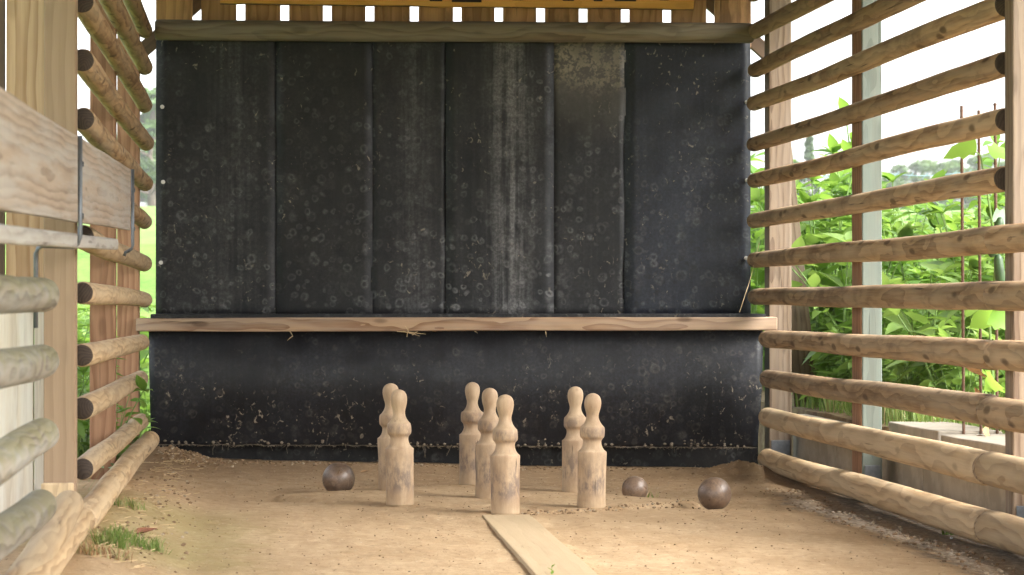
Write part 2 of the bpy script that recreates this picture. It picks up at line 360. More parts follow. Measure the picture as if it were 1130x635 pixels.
# ------------------------------------------------------------------ ground
def ground_mat():
    t = NT('lane sand'); c = t.coords(); x, y, z = t.sep(c)
    a = t.noise(t.mapping(c, (1.2, .9, 1)), 1.0, 5, .6); b = t.noise(c, 9, 6, .65); g = t.noise(c, 75, 4, .7)
    colr = t.mix(t.ramp(a, .3, .7), (.42, .295, .17), (.53, .39, .24))
    colr = t.mix(t.math('MULTIPLY', t.ramp(b, .45, .7), .4), colr, (.37, .24, .125))
    # darker earth towards the backstop
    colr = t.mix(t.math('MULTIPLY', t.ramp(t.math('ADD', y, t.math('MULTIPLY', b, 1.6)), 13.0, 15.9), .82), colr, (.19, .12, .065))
    # grey grit along the right fence
    gx = t.math('ADD', x, t.math('MULTIPLY', t.math('SUBTRACT', b, .5), .5))
    grit = t.math('MULTIPLY', t.ramp(gx, 2.62, 2.78), t.ramp(y, 14.2, 12.8))
    colr = t.mix(grit, colr, t.mix(t.ramp(t.vor(c, 34).outputs['Distance'], .2, .6), (.33, .28, .22), (.21, .165, .12)))
    # green film beside the left fence
    gl = t.math('MULTIPLY', t.ramp(t.math('SUBTRACT', x, t.math('MULTIPLY', b, .5)), -.5, -.10, 1, 0), t.math('MULTIPLY', t.ramp(y, 8.6, 9.4), t.ramp(y, 12.2, 11.0)))
    colr = t.mix(t.math('MULTIPLY', gl, .45), colr, (.24, .24, .08))
    tr = t.noise(t.mapping(c, (7, 1.1, 1)), 1.0, 5, .65); m1 = t.noise(c, 24, 5, .75); m2 = t.noise(t.mapping(c, (1, .55, 1)), 46, 3, .6)
    colr = t.mix(t.math('MULTIPLY', t.ramp(tr, .42, .66), .35), colr, (.33, .22, .12))
    colr = t.mix(t.math('MULTIPLY', t.ramp(m1, .50, .68), .45), colr, (.27, .175, .095))
    colr = t.mix(t.math('MULTIPLY', t.ramp(m1, .46, .30), .35), colr, (.72, .57, .38))
    patchy = t.ramp(t.noise(c, 3.2, 4, .6), .40, .62)
    sp = t.ramp(m2, .63, .70)
    colr = t.mix(t.math('MULTIPLY', sp, t.math('MULTIPLY', patchy, .75)), colr, (.12, .075, .045))
    pv = t.vor(c, 28); peb = t.math('MULTIPLY', t.ramp(pv.outputs['Distance'], .10, .20, 1, 0), t.ramp(t.sep(pv.outputs['Color'])[0], .80, .86))
    colr = t.mix(t.math('MULTIPLY', peb, .6), colr, (.62, .52, .40))
    h = t.math('ADD', t.math('ADD', t.math('MULTIPLY', b, 1.0), t.math('MULTIPLY', m1, .8)), t.math('SUBTRACT', t.math('MULTIPLY', peb, .5), t.math('MULTIPLY', sp, .5)))
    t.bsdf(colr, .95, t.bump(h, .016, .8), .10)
    return t.m
M['sand'] = ground_mat()
def diamond(x, y): return (abs(x-PC.x)+abs(y-PC.y))
def smooth(a, b, v):
    v = max(0, min(1, (v-a)/(b-a))); return v*v*(3-2*v)
_dr = random.Random(21)
DENTS = [(_dr.uniform(-.3, 2.7), _dr.uniform(8.6, 14.9), _dr.uniform(.04, .13), _dr.uniform(.004, .010), _dr.uniform(.8, 2.0)) for _ in range(70)]
PQ = [onG(558.3, 568, .006), onG(629.5, 635, .024)]
def gz(x, y):
    z = floor_plane(x)
    for (dx, dy, dr_, dd, el) in DENTS:
        q_ = ((x-dx)/dr_)**2+((y-dy)/(dr_*el))**2
        if q_ < 6: z -= dd*(math.exp(-q_)-.45*math.exp(-(q_-1.6)**2*1.5))
    if y < 11.9:
        u_ = (y-PQ[1].y)/(PQ[0].y-PQ[1].y); e_ = abs(x-(PQ[1].x+(PQ[0].x-PQ[1].x)*u_))-.11
        z += (.009+.010*noise.noise(Vector((x*3, y*2.4, 11))))*math.exp(-(e_/.05)**2)*(1 if x > PQ[1].x+(PQ[0].x-PQ[1].x)*u_ else .35)*smooth(11.85, 11.6, y)
    d = diamond(x, y)
    out = smooth(HALF-.02, HALF+.03, d)
    back = smooth(-.45, .1, y-PC.y)
    drop = .009+.036*back*(1-smooth(1.3, 2.4, d))
    z -= out*drop
    n1 = noise.noise(Vector((x*1.1, y*.8, 3)))*.012+noise.noise(Vector((x*4.2, y*3.6, 8)))*.005+noise.noise(Vector((x*15, y*13, 1)))*.0022
    z += n1*(.25+.75*out)
    bl = smooth(-.22, -.62, x)
    z += bl*(.065*(1-smooth(11.5, 15, y))+.02+.02*noise.noise(Vector((x*6, y*5, 2))))
    cl = math.hypot(x+.55, (y-15.35)); z += .055*math.exp(-(cl/.22)**2)*(1+.5*noise.noise(Vector((x*14, y*14, 6))))
    cr = math.hypot(x-2.86, (y-15.0)*.8); z += .07*math.exp(-(cr/.22)**2)*(1+.5*noise.noise(Vector((x*14, y*14, 6))))
    z -= .02*smooth(2.55, 2.8, x)*(1-smooth(12.5, 14, y))
    return z
xs = [-1.1+.03*i for i in range(150)]
ys = []
yy = 2.0
while yy < 15.98:
    ys.append(yy); yy += .12 if yy < 8.4 else .03
v, f = [], []
for y in ys:
    for x in xs: v.append((x, y, gz(x, y)))
nx = len(xs)
for j in range(len(ys)-1):
    for i in range(nx-1): f.append((j*nx+i, j*nx+i+1, (j+1)*nx+i+1, (j+1)*nx+i))
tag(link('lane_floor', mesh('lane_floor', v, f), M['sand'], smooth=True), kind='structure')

def meadow_mat():
    t = NT('meadow'); c = t.coords(); a = t.noise(c, .35, 5, .6); b = t.noise(t.mapping(c, (1, 1, 3)), 7, 5, .7)
    colr = t.mix(t.ramp(a, .3, .7), (.07, .15, .025), (.15, .23, .05))
    colr = t.mix(t.math('MULTIPLY', t.ramp(b, .4, .7), .6), colr, (.20, .30, .07))
    t.bsdf(colr, .9, t.bump(b, .08, .8), .15); return t.m
M['meadow'] = meadow_mat()
def hill(x, y):
    r = math.hypot(x-1, y-8)
    z = -.16
    if y > 17 or x < -2 or x > 4.2: z += 2.6*smooth(14, 52, r)*smooth(-10, 30, y)
    z += 17*smooth(140, 520, y)+6*smooth(520, 1200, y)
    z += (.25*noise.noise(Vector((x*.08, y*.08, 0))))*smooth(10, 30, r)
    return z
gx = [-700, -500, -300, -200, -140]+[-80+4*i for i in range(41)]+[110, 140, 170, 200, 250, 300, 500, 700]
gy = [-60, -20, 0]+[4+4*i for i in range(28)]+[140, 180, 220, 260, 300, 350, 400, 450, 500, 560, 700, 1200]
v, f = [], []
for y in gy:
    for x in gx: v.append((x, y, hill(x, y)))
nx = len(gx)
for j in range(len(gy)-1):
    for i in range(nx-1): f.append((j*nx+i, j*nx+i+1, (j+1)*nx+i+1, (j+1)*nx+i))
tag(link('ground', mesh('ground', v, f), M['meadow'], smooth=True), kind='structure')

t = NT('garden earth'); c = t.coords(); b = t.noise(c, 9, 6, .65)
t.bsdf(t.mix(t.ramp(b, .35, .65), (.13, .09, .055), (.22, .17, .10)), .95, t.bump(b, .03, .8), .1); M['soil'] = t.m
def soil_z(x, y): return .30+.03*noise.noise(Vector((x*1.5, y*1.5, 4)))
xs2 = [3.36+.25*i for i in range(37)]; ys2 = [6.0+.25*i for i in range(81)]
v, f = [], []
for y in ys2:
    for x in xs2: v.append((x, y, soil_z(x, y)))
nx = len(xs2); ny = len(ys2)
for j in range(ny-1):
    for i in range(nx-1): f.append((j*nx+i, j*nx+i+1, (j+1)*nx+i+1, (j+1)*nx+i))
ed = [0*nx+i for i in range(nx)]+[j*nx+nx-1 for j in range(1, ny)]+[(ny-1)*nx+i for i in range(nx-2, -1, -1)]+[j*nx for j in range(ny-2, 0, -1)]
b0 = len(v)
for k in ed: v.append((v[k][0], v[k][1], -.4))
for k in range(len(ed)):
    k2 = (k+1) % len(ed); f.append((ed[k2], ed[k], b0+k, b0+k2))
tag(link('garden_ground', mesh('garden_ground', v, f), M['soil'], smooth=False), kind='structure')

# ------------------------------------------------------------------ pins
prof_px = [(57, 0), (60.5, 2), (61.5, 8), (61, 60), (61.5, 140), (62.5, 220), (63, 240), (62, 244), (57.5, 247), (52, 252), (47, 259), (43, 268), (40.5, 278), (40, 287),
           (41.5, 294), (45.5, 300), (50, 304.5), (52, 307), (53.5, 316), (54, 328), (53.5, 340), (51.5, 349), (49.5, 352), (45, 356), (40, 362), (34, 371), (29.5, 381), (27, 391), (26.5, 400), (28, 410), (31.5, 422),
           (35, 437), (36.8, 452), (36, 465), (33, 476), (27.5, 485), (19, 491.5), (9, 495.5), (1, 496.6)]
def pin_mat():
    t = NT('pin wood'); c0 = t.coords(); rn = t.random(); off = t.n('ShaderNodeCombineXYZ'); t.set(off.inputs[2], t.math('MULTIPLY', rn, 31.0)); t.set(off.inputs[0], t.math('MULTIPLY', rn, 3.0))
    c = t.vmath('ADD', c0, off.outputs[0]); x, y, z = t.sep(c0)
    fib = t.noise(t.mapping(c, (60, 60, 4)), 1, 4, .6); blot = t.noise(t.mapping(c, (9, 9, 4)), 1, 5, .65); sc_ = t.noise(t.mapping(c, (26, 26, 12)), 1, 5, .7)
    colr = t.mix(t.ramp(blot, .35, .7), (.54, .405, .265), (.36, .25, .155))
    colr = t.mix(t.math('MULTIPLY', t.ramp(fib, .42, .68), .32), colr, (.36, .235, .14))
    # grey bruises where balls strike: lower half of the body and belly ring
    band = t.math('MULTIPLY', t.ramp(z, .04, .10), t.ramp(z, .13, .30, 1, 0))
    band2 = t.math('MULTIPLY', t.math('MULTIPLY', t.ramp(z, .31, .34), t.ramp(z, .37, .40, 1, 0)), .8)
    bm = t.math('MULTIPLY', t.math('MAXIMUM', band, band2), t.ramp(sc_, .40, .62))
    colr = t.mix(t.math('MULTIPLY', bm, .72), colr, (.145, .115, .105))
    colr = t.mix(t.math('MULTIPLY', t.ramp(t.noise(t.mapping(c, (1, 1, .6)), 30, 5, .75), .56, .70), .4), colr, (.21, .15, .11))
    ck = t.math('MULTIPLY', t.ramp(t.noise(t.mapping(c, (34, 34, 3.0)), 1, 2, .5), .655, .69), t.ramp(z, .02, .06))
    ck = t.math('MULTIPLY', ck, t.ramp(z, .27, .23))
    colr = t.mix(t.math('MULTIPLY', ck, .75), colr, (.06, .04, .03))
    # pale sand dust on the foot
    colr = t.mix(t.ramp(z, 0, .05, .35, 0), colr, (.60, .46, .30))
    colr = t.hsv(colr, .5, 1, t.ramp(rn, 0, 1, .9, 1.1, False))
    t.bsdf(colr, .62, t.bump(t.math('SUBTRACT', t.math('MULTIPLY', sc_, .5), t.math('ADD', ck, t.math('MULTIPLY', fib, .2))), .004, .6), .3)
    return t.m
M['pin'] = pin_mat()
K = .55/496.6
pin_labels = ['wooden skittle pin at the end of the pale plank, nearest to the viewer',
              'wooden skittle pin with bruised belly, the front one of the right-hand pair',
              'cracked wooden skittle pin, the front one of the left-hand pair',
              'wooden skittle pin between the nearest pin and the rearmost one in the middle row',
              'wooden skittle pin half hidden behind its neighbour in the right-hand pair',
              'wooden skittle pin mostly hidden behind its neighbour in the left-hand pair',
              'rearmost wooden skittle pin of the middle row, with a thick collar']
for i, p in enumerate(pins):
    w = 1+.03*rnd.uniform(-1, 1)
    prof = [(r*K*w*(1.0 if z > 250 else 1.0), z*K) for r, z in prof_px]
    if i == 6: prof = [(r*(1.06 if .31 < z < .39 else 1), z) for r, z in prof]
    me = lathe_mesh('skittle_pin', prof, 64, .03, i)
    o = link('skittle_pin', me, M['pin'], None, Matrix.LocRotScale(Vector((p.x, p.y, p.z-.003)), Euler((R(rnd.uniform(-.9, .9)), R(rnd.uniform(-.9, .9)), rnd.uniform(0, 6.28))), Vector((1, 1, 1))), True)
    tag(o, pin_labels[i], 'skittle', 'wooden skittle pins standing on the sand')

# ------------------------------------------------------------------ balls
t = NT('worn bowling ball'); c = t.coords(); a = t.noise(c, 7, 5, .65); b = t.noise(c, 34, 5, .7); s = t.ramp(t.noise(t.mapping(c, (14, 60, 14)), 1, 3, .6), .62, .72)
colr = t.mix(t.ramp(a, .35, .65), (.13, .088, .062), (.25, .17, .115)); colr = t.mix(t.math('MULTIPLY', t.ramp(b, .45, .65), .5), colr, (.055, .04, .034))
colr = t.mix(t.math('MULTIPLY', s, .35), colr, (.36, .27, .19)); 
t.bsdf(colr, t.ramp(b, .3, .7, .26, .48), t.bump(t.math('SUBTRACT', b, s), .003, .5), .8); M['ball'] = t.m
def sphere_mesh(name, r, dents=6, seed=1):
    bm = bmesh.new(); bmesh.ops.create_uvsphere(bm, u_segments=64, v_segments=40, radius=r)
    for vv in bm.verts: vv.co *= 1+.006*noise.noise(vv.co*18+Vector((seed, 0, 0)))+.0025*noise.noise(vv.co*70+Vector((seed, 3, 0)))
    me = bpy.data.meshes.new(name); bm.to_mesh(me); bm.free(); return me
def ball(px, cy, rpx, dist_y, r, label, seed):
    c = onY(px, cy, dist_y)
    o = link('bowling_ball', sphere_mesh('bowling_ball', r, 6, seed), M['ball'], None, Matrix.Translation((c.x, c.y, gz(c.x, c.y)+r-.004)), True)
    o.rotation_euler = (seed, seed*2, seed*3)
    tag(o, label, 'ball', 'worn wooden bowling balls on the sand')
gR = onG(788.5, 560, -.012); gL = onG(373.5, 545, -.03); gS = onG(700.5, 555, -.045)
ball(788.5, 543, 19.5, gR.y, .083, 'large dark brown wooden ball on open sand, rightmost of the three balls', 1.0)
ball(373.5, 528, 18.5, gL.y, .084, 'large brown wooden ball on the sand left of all the pins', 2.2)
ball(700.5, 542, 15, gS.y, .0685, 'small dark ball half sunk behind the rim of the pin platform', 3.1)

# ------------------------------------------------------------------ approach plank
q = [onG(532, 567, .006), onG(584.7, 568.6, .006), onG(663.5, 635, .024), onG(595.4, 635, .024)]
dl = (q[0]-q[3]); dr = (q[1]-q[2])
ext = 3.2
nl = q[3]-dl.normalized()*ext; nr = q[2]-dr.normalized()*ext
far_c = (q[0]+q[1])/2; near_c = (nl+nr)/2; near_c.z = q[3].z+.002
far_c.z = floor_plane(far_c.x)+.006
wv = (q[1]-q[0]).length
pl = board('approach_plank', near_c-Vector((0, 0, .016)), far_c-Vector((0, 0, .016)), .219, .032, M['plank'], None, (0, 0, 1), .003, .002, 3)
tag(pl, 'long pale sandy plank laid on the ground leading up to the nearest pin', 'plank')

# ------------------------------------------------------------------ right fence
rail_r = .05
def clip_line(a, b, y0, y1):
    d = b-a; return a+d*((y0-a.y)/d.y), a+d*((y1-a.y)/d.y)
fr = thing('log_fence', 'open fence of round brown log rails on the right side, green garden behind it', 'fence', (XR, 12.8, 0), 'log fences beside the lane')
for i, y1 in enumerate([-46, -6, 35, 76, 115, 159, 199.5, 243, 286, 328, 373, 415, 458, 503]):
    yn = 332.8+1.482*(y1-332.8)
    a, b = onX(834, y1, XR), onX(1098, yn, XR+(.062 if y1 < 250 else 0))      # the short upper rails butt against the back of the post
    low = y1 > 350
    far_y = 15.22 if low else 15.62
    mat = M['rail'] if y1 < 420 else M['rail_pale_lit']  # upper darker, lower paler: roof shade and ground bounce in colour, plus splash
    r = (.051 if y1 < 240 else {286: .053, 243: .052, 328: .056, 373: .058, 415: .060, 458: .066, 503: .069}[int(y1)])*rnd.uniform(.97, 1.03)
    if y1 < 250:
        p, e = clip_line(a, b, 10.436, far_y); log('rail', p, e, r, (mat, M['end']), fr, 10+i, rough=.035, taper=.14)
    else:
        j = 10.36 if y1 < 400 else 10.46
        p, e = clip_line(a, b, j, far_y); log('rail', p, e, r, (mat, M['end_pale']), fr, 10+i, rough=.04, bow=.01, taper=.2)
        p, e = clip_line(a, b, 6.6, j-.004); log('rail', p, e, r*1.09, (mat, M['end_pale']), fr, 40+i, rough=.04)
for (y0, y1, w, mt) in ((6.62, 6.75, .15, 'post'), (10.31, 10.43, .15, 'post'), (12.98, 13.20, .105, 'post_green'), (15.42, 15.57, .14, 'post')):
    p = box('post', (XR+.056, y0, -.25), (XR+.056+w, y1, 3.02), M[mt], fr, 'Z', .006)
    s = box('post_shoe', (XR+.056+.012, y0-.007, -.02), (XR+.056+w-.012, y0-.001, .13), M['steel'], fr, 'Z', .001)
    s.parent = p; s.matrix_basis = (parent_matrix(fr) @ p.matrix_basis).inverted() @ (parent_matrix(fr) @ s.matrix_basis)
pm = box('facing_board', (XR+.051, 12.99, .05), (XR+.0555, 13.19, 3.0), M['post_red'], fr, 'Z', .001)

# ------------------------------------------------------------------ left fence
fl = thing('log_fence', 'far left fence of round log rails on reddish posts, ending at the black wall', 'fence', (XL, 12.5, 0), 'log fences beside the lane')
rows = [-42, 2, 43, 83, 123, 164, 207, 247, 292, 331.6, 376, 414, 458]
for i, y1 in enumerate(rows):
    y0 = (y1-120.3)/.652
    a, b = onX(92, y0, XL), onX(164, y1, XL)
    p, e = clip_line(a, b, 10.22, 15.58 if y1 < 340 else 15.20)
    log('rail', p, e, .0475*rnd.uniform(.95, 1.03), (M['rail'] if y1 < 270 else M['rail_pale_lit'], M['end']), fl, 70+i, rough=.035)  # lower rails paler again, bounce light put into the wood colour
a, b = onX(98, 566, XB), onX(158, 493, XB)
p, e = clip_line(a, b, 9.62, 15.20); log('rail', p, e, .054, (M['rail_pale_lit'], M['end_pale']), fl, 90, rough=.045, bow=.012)
p, e = clip_line(a, b, 6.2, 9.615); log('rail', p, e, .056, (M['rail_pale_lit'], M['end_pale']), fl, 91, rough=.045)
for (y0, y1, w, mt) in ((10.05, 10.18, .121, 'post_tan'), (12.9, 13.04, .125, 'post_red'), (15.38, 15.52, .13, 'post_red')):
    xe = XL-.025 if y0 > 11 else XL-.016
    box('post', (xe-w, y0, -.25), (xe, y1, 3.02), M[mt], fl, 'Z', .005)
# near mossy run
fn = thing('log_fence', 'short run of mossy greyed log rails at the left edge, nearest to the viewer', 'fence', (XN, 7, 0), 'log fences beside the lane')
for i, (ya, yb) in enumerate([(325, 326), (409, 396), (507, 471), (593.5, 546)]):
    a, b = onX(0, ya, XN), onX(63, yb, XN); p, e = clip_line(a, b, 5.2, 7.80)
    log('rail', p, e, .0505, (M['rail_moss'], M['end_pale']), fn, 110+i, rough=.04, bow=.008)
for (yy) in (5.6, 7.2):
    box('post', (XN-.20-.118, yy, -.25), (XN-.0525-.03, yy+.13, .88), M['pine'], fn, 'Z', .005)
a, b = onX(4, 672, -.69), onX(77, 556, -.69)
st = log('log_stub', a, b, .052, (M['rail_pale_lit'], M['end_pale']), None, 130, rough=.06)
tag(st, 'short pale log stub lying on the bottom rail at the foot of the left post', 'log')

# ------------------------------------------------------------------ plank wall beside the near left post
pw = thing('plank_wall', 'upright pale board wall behind the ball chute at the left edge', 'wall', (-1.2, 10.26, 0))
YB = 10.25
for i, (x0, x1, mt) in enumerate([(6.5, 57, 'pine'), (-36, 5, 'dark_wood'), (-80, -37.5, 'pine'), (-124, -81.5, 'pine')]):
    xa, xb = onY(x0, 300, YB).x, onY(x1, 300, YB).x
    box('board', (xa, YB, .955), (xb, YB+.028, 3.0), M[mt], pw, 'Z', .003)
for i, (x0, x1) in enumerate([(38, 51), (-4, 37), (-48, -5.5), (-92, -49.5)]):
    xa, xb = onY(x0, 400, YB-.02).x, onY(x1, 400, YB-.02).x
    box('lower_board', (xa, YB-.03, -.2), (xb, YB-.003, .95), M['white_board'], pw, 'Z', .003)
bb = box('base_block', (XL-.016-.128, 10.018, -.2), (XL-.018, 10.046, onY(70, 533, 10.03).z), M['rail_pale_lit'], fl, 'Z', .008)

# ------------------------------------------------------------------ ball return chute
XC = -.592
ch = thing('ball_return_chute', 'greyed wooden ball return chute in grey steel brackets along the left fence', 'ball chute', (XC, 8.3, 1.0))
ta, tb = onX(0, 97, XC), onX(144, 185.6, XC); ba, bb_ = onX(0, 230, XC), onX(144, 255, XC)
def ext_to(a, b, y): d = b-a; return a+d*((y-a.y)/d.y)
y0c, y1c = 4.6, tb.y
t0, t1, b0_, b1_ = ext_to(ta, tb, y0c), ext_to(ta, tb, y1c), ext_to(ba, bb_, y0c), ext_to(ba, bb_, y1c)
hgt = ((t0-b0_).z+(t1-b1_).z)/2
c0, c1 = (t0+b0_)/2, (t1+b1_)/2
sb = board('side_board', c0+Vector((-.014, 0, 0)), c1+Vector((-.014, 0, 0)), .028, hgt, M['chute'], ch, (0, 0, 1), .005, .004, 2)
ra, rb = onX(0, 258, XC), onX(131, 270, XC)
r0, r1 = ext_to(ra, rb, y0c), ext_to(ra, rb, rb.y)
board('rim_strip', r0+Vector((-.012, 0, 0)), r1+Vector((-.012, 0, 0)), .024, .046, M['grey_strip'], ch, (0, 0, 1), .010, .003, 5)
r2 = ext_to(r0, r1, 9.55)
board('floor_board', r0+Vector((-.075, 0, .0)), r2+Vector((-.075, 0, .0)), .098, .03, M['chute'], ch, (0, 0, 1), .003)
def bracket(pxs, py_top, py_bot, leg_px=None, leg_bot=None):
    m = MB()
    top = onX(pxs, py_top, XC+.008); bot = onX(pxs, py_bot, XC+.008); bot.y = top.y
    xo = -.724 if leg_px else XC-.03
    zb = bot.z
    pts = [top, Vector((top.x, top.y, zb+.03)), Vector((top.x-.006, top.y, zb+.012)), Vector((top.x-.022, top.y, zb)), Vector((xo+.02, top.y, zb+.004)), Vector((xo+.006, top.y, zb-.004)), Vector((xo, top.y, zb-.02))]
    if leg_px: pts.append(Vector((xo, top.y, onX(leg_px, leg_bot, xo).z)))
    m.tube(pts, .0075, 10)
    br = m.build('bracket', M['steel'], ch, None, True)
    for k in (.25, .72):
        z = top.z+(zb-top.z)*k
        mb = MB(); mb.tube([(top.x+.001, top.y+.028, z), (top.x+.010, top.y+.028, z)], .009, 8)
        mb.add([(top.x-.0065, top.y-.004, z-.012), (top.x-.0065, top.y+.04, z-.012), (top.x-.0065, top.y+.04, z+.012), (top.x-.0065, top.y-.004, z+.012),
                (top.x-.002, top.y-.004, z-.012), (top.x-.002, top.y+.04, z-.012), (top.x-.002, top.y+.04, z+.012), (top.x-.002, top.y-.004, z+.012)],
               [(3, 2, 1, 0), (4, 5, 6, 7), (0, 1, 5, 4), (1, 2, 6, 5), (2, 3, 7, 6), (3, 0, 4, 7)])
        bo = mb.build('bolt', M['steel'], ch, None)
        bo.parent = br; bo.matrix_basis = br.matrix_basis.inverted() @ bo.matrix_basis
bracket(88.5, 150, 273, 42, 362)
bracket(146.5, 187, 278)

# ------------------------------------------------------------------ backstop wall
bw = thing('backstop_wall', 'back wall clad in wide black rubber sheets below a row of brown slats', 'wall', (1.2, YW, 0))
seam = [172, 307, 409, 494, 609, 691, 828]
specs = [dict(amt=.75, streak_x=onY(258, 200, YW).x, streak_w=.20, lift=(.027, .0265, .029)),
         dict(amt=.55, base=(.006, .006, .007), lift=(.018, .017, .018)),
         dict(amt=.9, streak_x=onY(458, 200, YW).x, streak_w=.16, lift=(.028, .027, .0295)),
         dict(amt=1.25, streak_x=onY(563, 200, YW).x, streak_w=.20, lift=(.042, .042, .045)),
         dict(amt=.9, lift=(.032, .031, .032), patch=(onY(640, 112, YW).z, onY(640, 74, YW).z)),
         dict(amt=.5, base=(.008, .0105, .019), lift=(.022, .027, .042), rough=.42)]
ztop = onY(500, 36, YW).z; zbot = onY(500, 352, YW).z
for i in range(6):
    x0 = onY(seam[i], 200, YW).x; x1 = onY(seam[i+1], 200, YW).x
    dy = (0, .006, 0, .006, 0, .006)[i]
    ov = .012
    nzz, nxx = 24, 10; v, f = [], []
    for a in range(nzz+1):
        for b in range(nxx+1):
            x = x0-(ov if i and dy == .006 else -.0025)+(x1-x0+(2*ov if dy == .006 else -.005))*b/nxx
            z = zbot+(ztop-zbot)*a/nzz
            if i == 0 and b == 0: x = x0
            if i == 5 and b == nxx: x = x1
            n = noise.noise(Vector((x*1.6+i*9, z*1.2, 2)))*.010+noise.noise(Vector((x*5+i*9, z*2.5, 5)))*.0035
            e = .004*(1-smooth(0, .06, min(x-x0+.02, x1-x+.02)))
            v.append((x, YW-dy-n-e*noise.noise(Vector((z*4, i, 0))), z))
    for a in range(nzz):
        for b in range(nxx): f.append((a*(nxx+1)+b, a*(nxx+1)+b+1, (a+1)*(nxx+1)+b+1, (a+1)*(nxx+1)+b))
    mt = rubber('black rubber sheet %d' % i, zlo=zbot, zhi=ztop, seed=i*3.7, **specs[i])
    o = link('rubber_sheet', mesh('rubber_sheet', v, f), mt, bw, Matrix.Identity(4), True)
    so = o.modifiers.new('solid', 'SOLIDIFY'); so.thickness = .006; so.offset = 0
    scr = []
    if i == 0: scr = [(179, 118), (180, 201), (177.5, 290)]
    if i == 5: scr = [(824, 113), (824.5, 199), (823.5, 285)]
    for (sx, sy) in scr:
        p = onY(sx, sy, YW-.016); m = MB(); m.tube([(p.x, p.y+.008, p.z), (p.x, p.y, p.z)], .0125, 16); m.tube([(p.x, p.y+.002, p.z), (p.x, p.y-.004, p.z)], .0055, 8)
        s = m.build('screw', M['screw'], None, None); s.parent = o; s.matrix_basis = (parent_matrix(bw) @ o.matrix_basis).inverted()
# backing boards keep light from leaking through the seams, down to the ground
box('backing', (onY(172, 200, YW).x+.01, YW+.03, -.2), (onY(828, 200, YW).x-.01, YW+.05, ztop), M['dark_wood'], bw, 'X', .002)
kick = rubber('black kick board', amt=.5, zlo=-.1, zhi=.4, flecks=.5, seed=30, base=(.010, .010, .010), lift=(.022, .021, .02))
box('kick_board', (onY(168, 500, 15.6).x, 15.58, -.15), (onY(836, 500, 15.6).x, 15.60, zbot-.03), kick, bw, 'X', .002)
# top log and slats
pl0, pl1 = onY(171, 32.5, 15.62), onY(831, 37.5, 15.62)
log('top_log', pl0, pl1, .063, (M['beam_log'], M['end']), bw, 201, rough=.03, bow=.004)
gaps = [217, 265.5, 314, 361, 408, 457, 504.5, 550.5, 596.5, 643.5, 690, 736, 784]
edges = [172]+gaps+[829]
YS = 15.80
for i in range(len(edges)-1):
    a = edges[i]+(5 if i else 0); b = edges[i+1]-(4.5 if i < len(edges)-2 else 0)
    zz = onY(500, 50, YS).z
    box('slat', (onY(a, 10, YS).x, YS+.003*(i % 3), zz), (onY(b, 10, YS).x, YS+.026+.003*(i % 3), 3.04), M['slat'], bw, 'Z', .003, .0015, i)
# ledge with its black strip
YLG = 15.30
lz = [onY(500, 350.6, YLG).z, onY(500, 365.4, YLG).z]
la, lb = onY(150, 359, YLG), onY(858, 357.2, YLG); zc = (lz[0]+lz[1])/2
board('ledge', (la.x, YLG+.06, zc-.003), (lb.x, YLG+.06, zc+.002), .12, lz[0]-lz[1], M['ledge'], bw, (0, 0, 1), .006, .006, 4)
sa, sb_ = onY(167, 349, 15.45), onY(841, 349, 15.45)
strip = rubber('ledge rubber', amt=.4, zlo=0, zhi=2, seed=50)
box('ledge_strip', (sa.x, YLG+.035, lz[0]-.004), (sb_.x, YW-.012, onY(500, 346.6, 15.45).z), strip, bw, 'X', .003)
# knee braces behind the slats
for (p, q_) in (((146, 66), (228, -6)), ((858, 70), (772, -8))):
    a, b = onY(*p, 15.95), onY(*q_, 15.95); board('brace', a, b, .05, .09, M['dark_wood'], bw, (0, 0, 1), .004)

# hanging mat below the ledge
mat_m = rubber('hanging rubber mat', amt=.55, zlo=.1, zhi=.9, flecks=.62, ringk=.6, fth=.605, fleck_z=(.34, .66), seed=77, base=(.007, .0078, .011), lift=(.025, .027, .035), rough=.40, dust=(.26, .235, .20))
v, f = [], []
nxx, nzz = 90, 36
tl, tr = onY(164, 366, 15.42), onY(842, 366, 15.42); bl_, br_ = onY(167, 491, 15.40), onY(836, 494.5, 15.40)
for a in range(nzz+1):
    s = a/nzz
    for b in range(nxx+1):
        u = b/nxx
        top = tl.lerp(tr, u); bot = bl_.lerp(br_, u); top.z = lz[0]-.02
        p = top.lerp(bot, s)
        bulge = .105*math.sin(math.pi*min(1, s*1.0)**.9)*(.75+.25*math.sin(u*3.0+.4))
        n = noise.noise(Vector((u*5, s*2, 3)))*.012
        hem = .006*noise.noise(Vector((u*40, 1, 2)))*smooth(.93, 1, s)
        v.append((p.x, 15.44-bulge-.02*s-n, p.z+hem))
for a in range(nzz):
    for b in range(nxx): f.append((a*(nxx+1)+b, (a+1)*(nxx+1)+b, (a+1)*(nxx+1)+b+1, a*(nxx+1)+b+1))
hm = link('rubber_mat', mesh('rubber_mat', v, f), mat_m, None, Matrix.Identity(4), True)
so = hm.modifiers.new('solid', 'SOLIDIFY'); so.thickness = .008; so.offset = 0
tag(hm, 'wide black rubber mat hanging below the wooden ledge, scuffed with pale ball marks', 'rubber mat')
m = MB()
row = v[nzz*(nxx+1):]
for k in range(420):
    b = rnd.random()*(nxx-1); p = Vector(row[int(b)]).lerp(Vector(row[int(b)+1]), b % 1)
    L = rnd.uniform(.004, .014) if rnd.random() < .93 else rnd.uniform(.02, .07)
    q1 = p+Vector((rnd.uniform(-.02, .02), -.004+rnd.uniform(-.006, .006), rnd.uniform(-.6, .25)*L)); q2 = q1+Vector((rnd.uniform(-.02, .02), rnd.uniform(-.01, .01), -L*.6))
    m.tube([p+Vector((0, -.005, rnd.uniform(0, .006))), q1, q2], rnd.uniform(.0008, .0018), 4)
